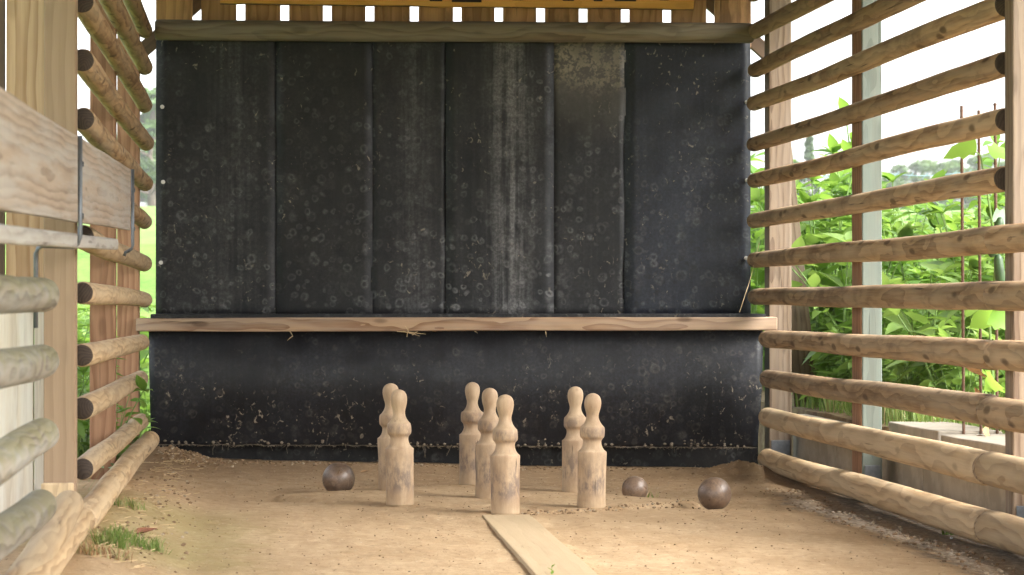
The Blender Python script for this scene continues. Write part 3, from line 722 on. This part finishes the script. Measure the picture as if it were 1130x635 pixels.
for k in range(nxx):
    p, q1 = Vector(row[k]), Vector(row[k+1]); o_ = Vector((0, -.0055, .001)); m.tube([p+o_, q1+o_], .0011, 5)
m.build('frayed_hem', M['dirt_thread'], hm, Matrix.Identity(4))
# clods of earth thrown against the hem
m = MB()
def clod(m, p, r, sq=.7, mi=0):
    bm = bmesh.new(); bmesh.ops.create_icosphere(bm, subdivisions=1, radius=r)
    s = rnd.random()*50
    vs = [Vector((w.co.x*(1+.5*noise.noise(w.co/r+Vector((s, 0, 0)))), w.co.y*(1+.4*noise.noise(w.co/r+Vector((0, s, 0)))), w.co.z*sq*(1+.4*noise.noise(w.co/r+Vector((0, 0, s))))))+p for w in bm.verts]
    bm.verts.index_update(); m.add(vs, [tuple(w.index for w in q.verts) for q in bm.faces], mi); bm.free()

# splinters and straw under the ledge
m = MB()
for (x0, y0, x1, y1) in ((445, 366, 463, 371), (438, 366, 470, 369), (449, 372, 450.5, 363), (452, 368, 447, 360), (320, 366, 323, 371), (323, 371, 317, 376), (602, 366, 603, 372), (524, 366, 527, 368), (455, 370, 461, 366)):
    a, b = onY(x0, y0, YLG-.006), onY(x1, y1, YLG-.02); m.tube([a, (a+b)/2+Vector((0, -.004, .002)), b], [.003, .0025, .001], 5)
sp = m.build('splinters', M['straw'], bw, Matrix.Identity(4)); sp.matrix_basis = parent_matrix(bw).inverted()
sp['kind'] = 'stuff'
a, b = onY(838, 268, 15.55), onY(816, 345, 15.33); m = MB(); m.tube([a, a.lerp(b, .5)+Vector((0, -.03, -.01)), b], .002, 5)
tag(m.build('straw_stalk', M['straw']), 'single thin dry stalk leaning on the ledge at the right end of the black wall', 'straw')

# ------------------------------------------------------------------ sign
sg = thing('wooden_sign', 'orange wooden sign board with dark lettering hung above the black wall', 'sign', onY(503, 5, 15.72))
q0, q1 = onY(243, 3.5, 15.72), onY(765, 10, 15.72)
SH = .34
v, f = [], []
n = 60
for i in range(n+1):
    u = i/n; p = q0.lerp(q1, u); w = .006*noise.noise(Vector((u*14, 0, 1)))-.004*smooth(.2, .5, u)*(1-smooth(.5, .8, u))
    ins = .02 if i == n else 0
    for (dy, zz) in ((-.014, p.z+w), (-.014, p.z+SH), (.014, p.z+SH), (.014, p.z+w-.004)): v.append((p.x+(ins if zz > p.z+.1 else 0), 15.72+dy, zz))
for i in range(n):
    a, b = i*4, i*4+4
    for k in range(4): f.append((a+k, b+k, b+(k+1) % 4, a+(k+1) % 4))
f.append((0, 1, 2, 3)); e = n*4; f.append((e+3, e+2, e+1, e))
o = link('sign_board', mesh('sign_board', v, f), M['sign'], sg, Matrix.Identity(4))
m = MB(); m.tube([q0.lerp(q1, u/40)+Vector((0, .006, -.004+.004*noise.noise(Vector((u*.7, 3, 3))))) for u in range(41)], .005, 6)
m.build('bark_edge', M['dark_wood'], sg, Matrix.Identity(4))
for (xa, xb, yb, yt) in ((474, 488, 1.5, -8), (498.5, 531.5, 2.5, -3.5), (566, 577, .4, -9), (621, 633.5, 1.2, -4), (655, 665, 1.6, -9), (678, 702, 1.5, -3.5), (340, 350, -2, -12), (392, 414, -2.2, -6), (728, 738, .5, -9)):
    a, b = onY(xa, yb, 15.704), onY(xb, yt, 15.704)
    box('letter_stroke', (a.x, 15.700, a.z), (b.x, 15.7058, b.z), M['ink'], sg, 'X', .002)

# ------------------------------------------------------------------ unseen roof, drawn out over the lane to shade its front
rf = thing('pavilion_roof', 'unseen board roof above the slats, extended over the lane for shade', 'roof', (1.2, 12.7, 3.05))
box('roof_deck', (-1.35, 2.6, 3.10), (3.75, 16.2, 3.14), M['roof'], rf, 'X', .004)  # front part added to even out the light along the lane
for yy in (2.9, 6.6, 9.8, 12.85, 15.47): box('tie_beam', (-1.25, yy-.06, 3.022), (3.65, yy+.06, 3.098), M['roof'], rf, 'X', .004)

# ------------------------------------------------------------------ retaining wall and slabs on the right
rw = thing('retaining_wall', 'low concrete block wall with loose cap slabs behind the right fence', 'wall', (3.3, 12, 0))
ysm = [5.98, 7.1, 8.2, 9.6, 10.9]+sorted([onX(1033, 540, 3.24).y, onX(1011.5, 530, 3.24).y, onX(955, 510, 3.24).y])+[14.4, 15.6]
for i in range(len(ysm)-1):
    box('block', (3.27+.004*(i % 2), ysm[i]+.004, -.25), (3.358, ysm[i+1]-.004, .27+.006*(i % 3)), M['concrete'], rw, 'Y', .006, .003, i)
for (ya, yb, xa, xb, z0, th) in ((11.0, 12.15, 3.275, 3.72, .282, .05), (12.2, 13.2, 3.275, 3.60, .284, .06), (9.3, 10.9, 3.275, 3.6, .282, .05)):
    s = box('cap_slab', (xa, ya, z0), (xb, yb, z0+th), M['slab'], rw, 'Y', .008, .008, int(ya*10))
a = onX(848, 185, 3.2)
lbp = board('leaning_board', (3.55, 16.35, .0), (3.235, 15.86, 1.95), .16, .04, M['post'], None, (0, 1, .2), .004)
tag(lbp, 'weathered plank leaning against the right corner post outside the fence', 'plank')

# ------------------------------------------------------------------ plants
def leaf_geo(L, W, droop=.25, fold=.25, lobes=False):
    """pointed leaf along +X from the origin, drooping"""
    prof = [(0, .10), (.12, .55), (.32, 1.0), (.55, .86), (.78, .48), (1.0, .0)]
    if lobes: prof = [(0, .25), (.05, .85), (.2, .70), (.38, 1.05), (.5, .62), (.72, .55), (1.0, 0)]
    v, f = [], []
    for (s, w) in prof:
        x = L*s; z = -droop*L*s*s
        v += [(x, -W/2*w, z+fold*W/2*w), (x, 0, z), (x, W/2*w, z+fold*W/2*w)]
    for i in range(len(prof)-1):
        a, b = i*3, i*3+3
        f += [(a, b, b+1, a+1), (a+1, b+1, b+2, a+2)]
    return [Vector(p) for p in v], f
def place(geo, M_): return [M_ @ p for p in geo[0]], geo[1]
def plant_meshes(seed, h, nst, spread, L0, mat, rs, bushy=1.0):
    r = random.Random(seed); fol, stm = MB(), MB()
    for s in range(nst):
        az = r.uniform(0, 6.28); out = spread*r.uniform(.15, 1); hh = h*r.uniform(.65, 1)
        bx, by = r.uniform(-.08, .08), r.uniform(-.08, .08)
        pts = [Vector((bx+math.cos(az)*out*(k/6)**1.6, by+math.sin(az)*out*(k/6)**1.6, hh*k/6*(1-.12*(k/6)))) for k in range(7)]
        stm.tube(pts, [rs*(1-.1*k) for k in range(7)], 5)
        nl = int(hh/.075*bushy)
        for k in range(nl):
            t_ = .12+.88*k/nl; i = min(5, int(t_*6)); p = pts[i].lerp(pts[i+1], t_*6-i)
            la = r.uniform(0, 6.28); L = L0*r.uniform(.6, 1.15)*(1-.35*t_**3)
            mm = Matrix.Translation(p+Vector((math.cos(la)*.02, math.sin(la)*.02, 0))) @ Euler((r.uniform(-.5, .5), r.uniform(-.75, .35), la)).to_matrix().to_4x4()
            fol.add(*place(leaf_geo(L, L*r.uniform(.42, .62), r.uniform(.1, .45), r.uniform(.1, .4)), mm))
        for k in range(6):
            la = r.uniform(0, 6.28); L = L0*r.uniform(.4, .8)
            mm = Matrix.Translation(pts[-1]) @ Euler((r.uniform(-.4, .4), r.uniform(-1.2, 0), la)).to_matrix().to_4x4()
            fol.add(*place(leaf_geo(L, L*.5, .3, .3), mm))
    fm = mesh('foliage', fol.v, fol.f); sm = mesh('stem', stm.v, stm.f)
    fm.materials.append(mat); sm.materials.append(M['stem'])
    fm.polygons.foreach_set('use_smooth', [True]*len(fm.polygons))
    return fm, sm
variants = [plant_meshes(1, 1.45, 7, .34, .20, M['leaf'], .008), plant_meshes(2, 1.25, 8, .42, .23, M['leaf_b'], .008),
            plant_meshes(3, 1.55, 6, .3, .17, M['leaf'], .009, 1.3), plant_meshes(4, .75, 9, .36, .16, M['leaf_b'], .005, 1.2)]
def add_plant(kind, x, y, z, s, label, group):
    fm, sm = variants[kind]
    e = thing('leafy_plant', label, 'plant', (x, y, z), group); e.rotation_euler = (0, 0, rnd.uniform(0, 6.28)); e.scale = (s, s, s*rnd.uniform(.92, 1.08))
    for nm, me in (('foliage', fm), ('stem', sm)):
        o = bpy.data.objects.new(nm, me); col.objects.link(o); o.parent = e
    return e
GL = 'tall leafy green plant in the garden bed behind the right fence'
for i in range(96):
    y = rnd.uniform(14.0, 26.0); ang = rnd.uniform(R(10.4), R(17.2)); x = y*math.tan(ang)
    if x < 3.62 or x > 12: continue
    k = rnd.choice([0, 0, 1, 1, 2])
    add_plant(k, x, y, soil_z(x, y)-.02, rnd.uniform(.85, 1.06)*(1.42 if ang < R(13.4) else 1.2)*(1 if y > 17 else .9), GL, 'tall plants filling the garden bed on the right')
for (x, y) in ((3.78, 13.6), (3.95, 14.4), (3.72, 15.2), (4.1, 13.2), (3.7, 14.3), (3.82, 12.4), (4.05, 11.9), (3.98, 12.7), (3.62, 15.55), (3.66, 16.1)):
    add_plant(3, x, y, soil_z(x, y)-.02, rnd.uniform(.65, 1.0), 'low bushy green plant at the near edge of the garden bed behind the right fence', 'low plants at the edge of the garden bed')
for i in range(34):
    y = rnd.uniform(13.5, 26); x = -y*math.tan(rnd.uniform(R(2.0), R(5.4)))-.1
    add_plant(rnd.choice([0, 1, 3]), x, y, hill(x, y)-.05, rnd.uniform(.6, 1.05), 'leafy green plant growing in the grass beyond the left fence', 'plants beyond the left fence')
# weeds and grass on the right bank (uncountable)
def blade(m, p, h, lean, az, w=.006, mi=0):
    d = Vector((math.cos(az), math.sin(az), 0)); s = Vector((-d.y, d.x, 0))*w
    a, b, c = p, p+d*lean*.35+Vector((0, 0, h*.6)), p+d*lean+Vector((0, 0, h))
    m.add([a-s, a+s, b+s*.7, b-s*.7, c], [(0, 1, 2, 3), (3, 2, 4)], mi)
m = MB()
for k in range(5200):
    y = rnd.uniform(9.6, 16.5); x = 3.42+abs(rnd.gauss(0, .55))
    if 11.0 < y < 13.1 and x < 3.62: continue
    blade(m, Vector((x, y, soil_z(x, y)-.01)), rnd.uniform(.05, .24), rnd.uniform(.01, .12), rnd.uniform(0, 6.28), .004, 0 if rnd.random() < .85 else 1)
tag(m.build('weeds', [M['grass'], M['grass_dry']]), 'loose grass and weeds on the bank behind the low wall', 'grass', kind='stuff')
m = MB()
for k in range(9000):
    y = rnd.uniform(11, 34); x = -.85-abs(rnd.random())*(y*.085)
    blade(m, Vector((x, y, hill(x, y)-.01)), rnd.uniform(.12, .5), rnd.uniform(.02, .2), rnd.uniform(0, 6.28), .005+.0005*y, 0)
tag(m.build('meadow_grass', [M['grass']]), 'bright green meadow grass beyond the left fence', 'grass', kind='stuff')

# small tufts inside
def tuft(name, p, n, h, rad, mats, label, pdry=.2, w=.0028, group=None):
    m = MB()
    for k in range(n):
        a = rnd.uniform(0, 6.28); rr = rad*math.sqrt(rnd.random())
        q = Vector((rr*math.cos(a)*1.5, rr*math.sin(a), 0)); q.z = gz(p.x+q.x, p.y+q.y)-gz(p.x, p.y)-.004
        blade(m, q, h*rnd.uniform(.4, 1), rnd.uniform(.2, .9)*h, rnd.uniform(0, 6.28), w, 1 if rnd.random() < pdry else 0)
    o = m.build(name, mats, None, Matrix.Translation((p.x, p.y, gz(p.x, p.y)))); tag(o, label, 'grass', group); return o
GT = 'grass tufts growing in the sand'
gp = [M['grass'], M['grass_dry']]
p = onG(150, 602, .04); tuft('grass_tuft', p, 230, .065, .08, gp, 'wide green grass tuft on the sand beside the bottom left rail', .2, .0026, GT)
p = onG(122, 604, .06); tuft('grass_tuft', p, 120, .085, .045, gp, 'blue-green grass tuft right against the bottom left rail', .15, .0026, GT)
p = onG(142, 566, .05); tuft('grass_tuft', p, 130, .05, .06, gp, 'small dry grass tuft by the left rail, farther back than the green ones', .75, .0026, GT)
p = onG(112, 612, .07); tuft('grass_tuft', p, 150, .06, .07, [M['grass_dry'], M['dry_leaf']], 'brown withered grass clump under the left rail', .5, .0026, GT)
p = onG(1047, 589, -.03); tuft('grass_tuft', p, 26, .05, .02, gp, 'tiny green weed in the grit beside the right bottom rail', .05, .004, GT)
p = onG(717, 548, -.03); tuft('grass_tuft', p, 16, .05, .04, gp, 'sparse green sprigs beside the half sunk small ball', .3, .003, GT)
p = onG(609, 634, .026); m = MB()
for k in range(3): m.add(*place(leaf_geo(.022, .012, .2, .3), Matrix.Translation((0, 0, .012*k)) @ Euler((0, -.8, k*2.1+1.2)).to_matrix().to_4x4()))
m.tube([(0, 0, 0), (0, .002, .026)], .0012, 5)
tag(m.build('seedling', M['vine_leaf'], None, Matrix.Translation(p)), 'tiny green seedling at the near end of the pale plank', 'plant')
for (px, py, s, mt, lb) in ((160, 603, .10, 'dead_leaf', 'reddish brown dead leaf beside the wide green grass tuft'), (403, 521, .055, 'dry_leaf', 'small pale dry leaf on the dark sand behind the left ball')):
    p = onG(px, py, .0); o = MB(); o.add(*leaf_geo(s, s*.6, -.25, .5))
    tag(o.build('fallen_leaf', M[mt], None, Matrix.LocRotScale(Vector((p.x-s/2, p.y, gz(p.x, p.y)+.008)), Euler((.2, .05, .3)), Vector((1, 1, 1))), True), lb, 'leaf')
p = onG(1050, 594, -.03)
m = MB(); clod(m, Vector((0, 0, 0)), .009); tag(m.build('pebble', M['stone'], None, Matrix.Translation((p.x, p.y, gz(p.x, p.y)+.004)), True), 'small white pebble in the grit by the right bottom rail', 'pebble')
# sprig on the left post
p = onX(120, 521, XL-.03); m = MB()
for k in range(5): m.add(*place(leaf_geo(.07, .045, .2, .2), Matrix.Translation((rnd.uniform(-.02, .04), rnd.uniform(-.1, .5), rnd.uniform(-.02, .03))) @ Euler((rnd.uniform(-.5, .5), -.3, rnd.uniform(0, 6.28))).to_matrix().to_4x4()))
m.tube([(0, 0, -.12), (0, 0.05, 0)], .002, 5)
tag(m.build('ground_ivy', M['vine_leaf_b'], None, Matrix.Translation((XL-.03, 12.45, p.z))), 'dark leafy sprig poking between the two lowest left rails', 'plant')

# loose crumbs on the floor
m = MB()
for k in range(3200):
    u = rnd.random()
    if u < .45:
        x, y = rnd.uniform(-.6, 2.95), rnd.uniform(9, 15.5); r = rnd.uniform(.0015, .0045)
    elif u < .6:
        x = 2.82+rnd.gauss(0, .09); y = rnd.uniform(9, 13.8); r = rnd.uniform(.003, .010)
    elif u < .72:
        x = rnd.uniform(-.55, 2.9); y = 15.45-abs(rnd.gauss(0, .22)); r = rnd.uniform(.003, .010)
    elif u < .84:
        x, y = -.5+rnd.gauss(0, .16), 15.2+rnd.gauss(0, .22); r = rnd.uniform(.003, .011)
    elif u < .92:
        t_ = rnd.random(); x = PC.x+HALF*t_+rnd.gauss(0, .03); y = PC.y-HALF*(1-t_)+rnd.gauss(0, .03); r = rnd.uniform(.002, .008)
    else:
        x = -.45+rnd.gauss(0, .08); y = rnd.uniform(8.8, 14); r = rnd.uniform(.003, .010)
    if x < -.62 or x > 2.96 or y > 15.5: continue
    clod(m, Vector((x, y, gz(x, y)+r*.3)), r*1.15, .7, rnd.choice((0, 0, 0, 0, 1, 1, 1, 2)) if y > 13.8 or r > .004 else rnd.choice((0, 0, 1)))
tag(m.build('earth_crumbs', [M['sand'], M['crumb'], M['grit']]), 'loose crumbs of dry earth scattered over the sand', 'earth', kind='stuff')
m = MB()
for k in range(170):
    b = rnd.random()*(nxx-1); p = Vector(row[int(b)]); 
    clod(m, p+Vector((0, -.012, rnd.uniform(.004, .02+.05*rnd.random()**4))), rnd.uniform(.004, .012))
m.build('caked_mud', M['dirt_thread'], hm, Matrix.Identity(4))['kind'] = 'stuff'
m = MB()
for k in range(190):
    y = rnd.uniform(8.6, 15.2); x = -.50+rnd.gauss(0, .075); z = gz(x, y)+.006; a = rnd.uniform(0, 6.28); L = rnd.uniform(.02, .09)
    m.tube([(x, y, z), (x+L*math.cos(a), y+L*math.sin(a), z+.004)], .0014, 4)
tag(m.build('straw_litter', M['straw']), 'dry straw litter along the foot of the left fence', 'straw', kind='stuff')

# ------------------------------------------------------------------ cucumber vine, iron rods, wire
rods = [(1061, 117), (1080, 122), (1098, 114)]
for i, (px, py) in enumerate(rods):
    tp = onY(px, py, 12.2); m = MB(); m.tube([(tp.x+.01, tp.y, .28), (tp.x, tp.y, tp.z)], .0075, 8)
    for k in range(50): 
        z = .4+k*.032
        if z < tp.z-.01: m.tube([(tp.x+.01*(1-z/tp.z), tp.y, z), (tp.x+.01*(1-z/tp.z), tp.y, z+.006)], .0092, 7)
    tag(m.build('iron_rod', M['rust'], None), ['rusty iron rod in the garden, leftmost of the three', 'rusty iron rod between two others, top a little lower', 'rusty iron rod closest to the near right post'][i], 'rod', 'rusty iron rods in the garden bed')
vn = thing('cucumber_vine', 'cucumber vine with large lobed leaves climbing the rusty rods', 'vine', onY(1085, 400, 12.1))
m = MB(); base = onY(1098, 455, 12.15)
vp = [base, onY(1092, 360, 12.15), onY(1100, 280, 12.13), onY(1090, 215, 12.12), onY(1082, 172, 12.1), onY(1068, 160, 12.08)]
m.tube(vp, [.007, .007, .006, .005, .004, .003], 6); m.build('stem', M['stem'], vn, Matrix.Identity(4))
for (px, py, L, rz, ry, rx, mt) in ((1078, 163, .17, 2.95, .1, .7, 'vine_leaf'), (1092, 170, .13, .1, -.2, .8, 'vine_leaf'), (1100, 262, .16, 3.1, .0, .25, 'vine_leaf_b'), (1096, 238, .11, -.2, .3, 1.0, 'vine_leaf_b'), (1100, 345, .17, 2.0, .3, 1.0, 'vine_leaf'), (1092, 350, .14, -.5, .3, .9, 'vine_leaf'), (1098, 420, .15, 1.4, .2, .9, 'vine_leaf'), (1103, 300, .14, .6, .5, .9, 'leaf')):
    p = onY(px, py, 12.05); g = leaf_geo(L, L*.95, .3, .2, True)
    o = MB(); o.add(*place(g, Matrix.Translation(p) @ Euler((rx, ry, rz)).to_matrix().to_4x4())); o.build('leaf', M[mt], vn, Matrix.Identity(4), True)
for (px, py, tilt, L) in ((1099, 262, .25, .20), (1103, 300, -.1, .17)):
    p = onY(px, py, 12.0); me = lathe_mesh('cucumber', [(.004, -.5*L), (.016, -.46*L), (.023, -.35*L), (.025, 0), (.022, .35*L), (.014, .47*L), (.003, .5*L)], 16, .05)
    link('cucumber', me, M['cucumber'], vn, Matrix.LocRotScale(p, Euler((0, tilt, 0)), Vector((1, 1, 1))), True)
for i, (px, py) in enumerate(((1075, 428), (1082, 480), (1092, 470), (1070, 395))):
    p = onY(px, py, 12.0); o = MB(); o.add(*place(leaf_geo(.10, .07, .8, .6), Matrix.Translation(p) @ Euler((.5*i, 1.2, i*1.7)).to_matrix().to_4x4())); o.build('withered_leaf', M['dry_leaf'], vn, Matrix.Identity(4), True)
wf = thing('wire_fence', 'thin teal wire fence crossing the garden in front of the hazy trees', 'fence', (6, 25, .3))
m = MB(); a, b = onY(860, 193, 25), onY(1180, 189, 25)
pts = [a.lerp(b, k/40)+Vector((0, 0, -.03*math.sin(math.pi*k/40*3)**2)) for k in range(41)]; m.tube(pts, .005, 5)
for k in range(0, 40, 2): 
    p = pts[k]; m.tube([p+Vector((-.03, 0, -.03)), p+Vector((.03, 0, .03))], .004, 4)
m.build('wire', M['wire'], wf, Matrix.Identity(4))
for px in (860, 1020, 1180):
    p = onY(px, 188, 25.03); box('post', (p.x-.04, 25.02, 0), (p.x+.04, 25.1, p.z-.15), M['post_green'], wf, 'Z', .004)

# ------------------------------------------------------------------ trees beyond
def tree_meshes(seed, h, w, mat, conif=False, leafs=5200):
    r = random.Random(seed); tr, cr = MB(), MB()
    tp = [Vector((noise.noise(Vector((k*.6, seed, 0)))*.25, noise.noise(Vector((k*.6, seed, 5)))*.25, h*.85*k/8)) for k in range(9)]
    tr.tube(tp, [.16*(1-.1*k) for k in range(9)], 8)
    lobes = []
    for k in range(26 if not conif else 34):
        t_ = r.uniform(.18, 1.0); az = r.uniform(0, 6.28)
        wid = w*(math.sin(math.pi*(.15+.78*t_))**.7 if not conif else (1.05-t_)*.9)
        d = wid*math.sqrt(r.random()); p = Vector((math.cos(az)*d, math.sin(az)*d, h*t_*.93)); rr = r.uniform(.35, .8)*w*.42*(1 if not conif else .7)
        lobes.append((p, rr))
        i = min(7, int(t_*7)); tr.tube([tp[i], (tp[i]+p)/2+Vector((0, 0, -.1)), p], [.05, .035, .012], 5)
    for k in range(leafs):
        p, rr = r.choice(lobes)
        d = Vector((r.gauss(0, 1), r.gauss(0, 1), r.gauss(0, 1))).normalized()*rr*r.random()**.45
        q_ = p+Vector((d.x, d.y, d.z*.8)); s = r.uniform(.08, .19)
        e = Euler((r.uniform(-1, 1), r.uniform(-1, 1), r.uniform(0, 6.28))).to_matrix()
        cr.add([q_+e @ Vector(c_)*s for c_ in ((-1, 0, 0), (0, -.55, .1), (1, 0, 0), (0, .55, .1))], [(0, 1, 2, 3)])
    cm = mesh('crown', cr.v, cr.f); tm = mesh('trunk', tr.v, tr.f); cm.materials.append(mat); tm.materials.append(M['trunk'])
    return cm, tm
tv = [tree_meshes(11, 4.6, 1.9, M['leaf_tree']), tree_meshes(12, 5.2, 1.5, M['leaf_tree_b'], True), tree_meshes(13, 3.6, 2.1, M['leaf_tree'])]
def add_tree(k, px, Y, top_py, label, group, wid=1.0):
    Y *= 8.0
    p = onY(px, top_py, Y); z0 = hill(p.x, Y)-.1; s = (p.z-z0)/(4.55, 5.1, 3.5)[k]
    e = thing('broadleaf_tree' if k != 1 else 'conifer_tree', label, 'tree', (p.x, Y, z0), group); e.scale = (s*wid, s*wid, s); e.rotation_euler = (0, 0, rnd.uniform(0, 6.28))
    for nm, me in (('crown', tv[k][0]), ('trunk', tv[k][1])):
        o = bpy.data.objects.new(nm, me); col.objects.link(o); o.parent = e
TG = 'hazy trees beyond the garden and the meadow'
RL = 'hazy green tree far behind the garden on the right, part of the blurred tree line'
add_tree(1, 893, 48, 148, 'pointed darker conifer showing above the garden plants beside the right corner post', TG, .9)
add_tree(0, 862, 50, 166, 'rounded tree directly left of the pointed conifer, by the right corner post', TG)
for (k, px, Y, tp, w) in ((0, 925, 66, 190, 1.2), (2, 985, 72, 196, 1.2), (0, 1010, 78, 178, 1.3), (2, 1040, 70, 182, 1.3), (0, 1075, 76, 172, 1.3), (0, 1105, 70, 178, 1.2), (0, 1140, 72, 170, 1.2), (2, 955, 80, 186, 1.4)):
    add_tree(k, px, Y, tp, RL, TG, w)
LL = 'hazy green tree in the meadow far beyond the left fence'
for (k, px, Y, tp, w) in ((0, 168, 58, 98, 1.1), (2, 150, 62, 150, 1.2), (0, 118, 60, 165, 1.2), (2, 92, 66, 175, 1.3), (0, 190, 64, 110, 1.2), (0, 60, 62, 165, 1.2)):
    add_tree(k, px, Y, tp, LL, TG, w)

# ------------------------------------------------------------------ light
SUN_EL = R(42); sun_vec = Vector((.80, -.48, 0)).normalized()*math.cos(SUN_EL)+Vector((0, 0, math.sin(SUN_EL)))
sd = bpy.data.lights.new('sun', 'SUN'); sd.energy = 0.9; sd.angle = R(35); sd.color = (1, .955, .89)
so = bpy.data.objects.new('sun', sd); col.objects.link(so); so.location = (10, -4, 20); so.rotation_euler = (-sun_vec).to_track_quat('-Z', 'Y').to_euler()
w = bpy.data.worlds.new('World'); sc.world = w; w.use_nodes = True; nt = w.node_tree; nt.nodes.clear()
sky = nt.nodes.new('ShaderNodeTexSky'); sky.sky_type = 'NISHITA'; sky.sun_disc = False; sky.sun_elevation = SUN_EL
sky.sun_rotation = math.atan2(sun_vec.x, sun_vec.y); sky.dust_density = 4.0; sky.air_density = 1.0; sky.ozone_density = 1.0
hs = nt.nodes.new('ShaderNodeHueSaturation'); hs.inputs['Saturation'].default_value = .25; hs.inputs['Value'].default_value = 1.0
bg = nt.nodes.new('ShaderNodeBackground'); bg.inputs['Strength'].default_value = .15
ou = nt.nodes.new('ShaderNodeOutputWorld')
nt.links.new(sky.outputs[0], hs.inputs['Color']); nt.links.new(hs.outputs[0], bg.inputs['Color']); nt.links.new(bg.outputs[0], ou.inputs[0])

hz = NT('haze'); hz.t.nodes.clear(); ho = hz.n('ShaderNodeOutputMaterial'); pv = hz.n('ShaderNodeVolumePrincipled')
pv.inputs['Color'].default_value = (.93, .96, .97, 1); pv.inputs['Density'].default_value = .0002; pv.inputs['Anisotropy'].default_value = 0.0
hz.t.links.new(pv.outputs[0], ho.inputs['Volume'])
hv = [(x, y, z) for x in (-720, 720) for y in (-80, 1220) for z in (-2.6, 75)]
tag(link('haze', mesh('haze', hv, [(0, 1, 3, 2), (4, 6, 7, 5), (0, 4, 5, 1), (2, 3, 7, 6), (0, 2, 6, 4), (1, 5, 7, 3)]), hz.m), 'pale haze in the air over the meadow', 'haze', kind='stuff')
sc.view_settings.view_transform = 'Standard'; sc.view_settings.look = 'None'; sc.view_settings.gamma = 1
sc.view_settings.exposure = 2.5
sc.render.resolution_x = 1024; sc.render.resolution_y = 575
sc.render.engine = 'CYCLES'
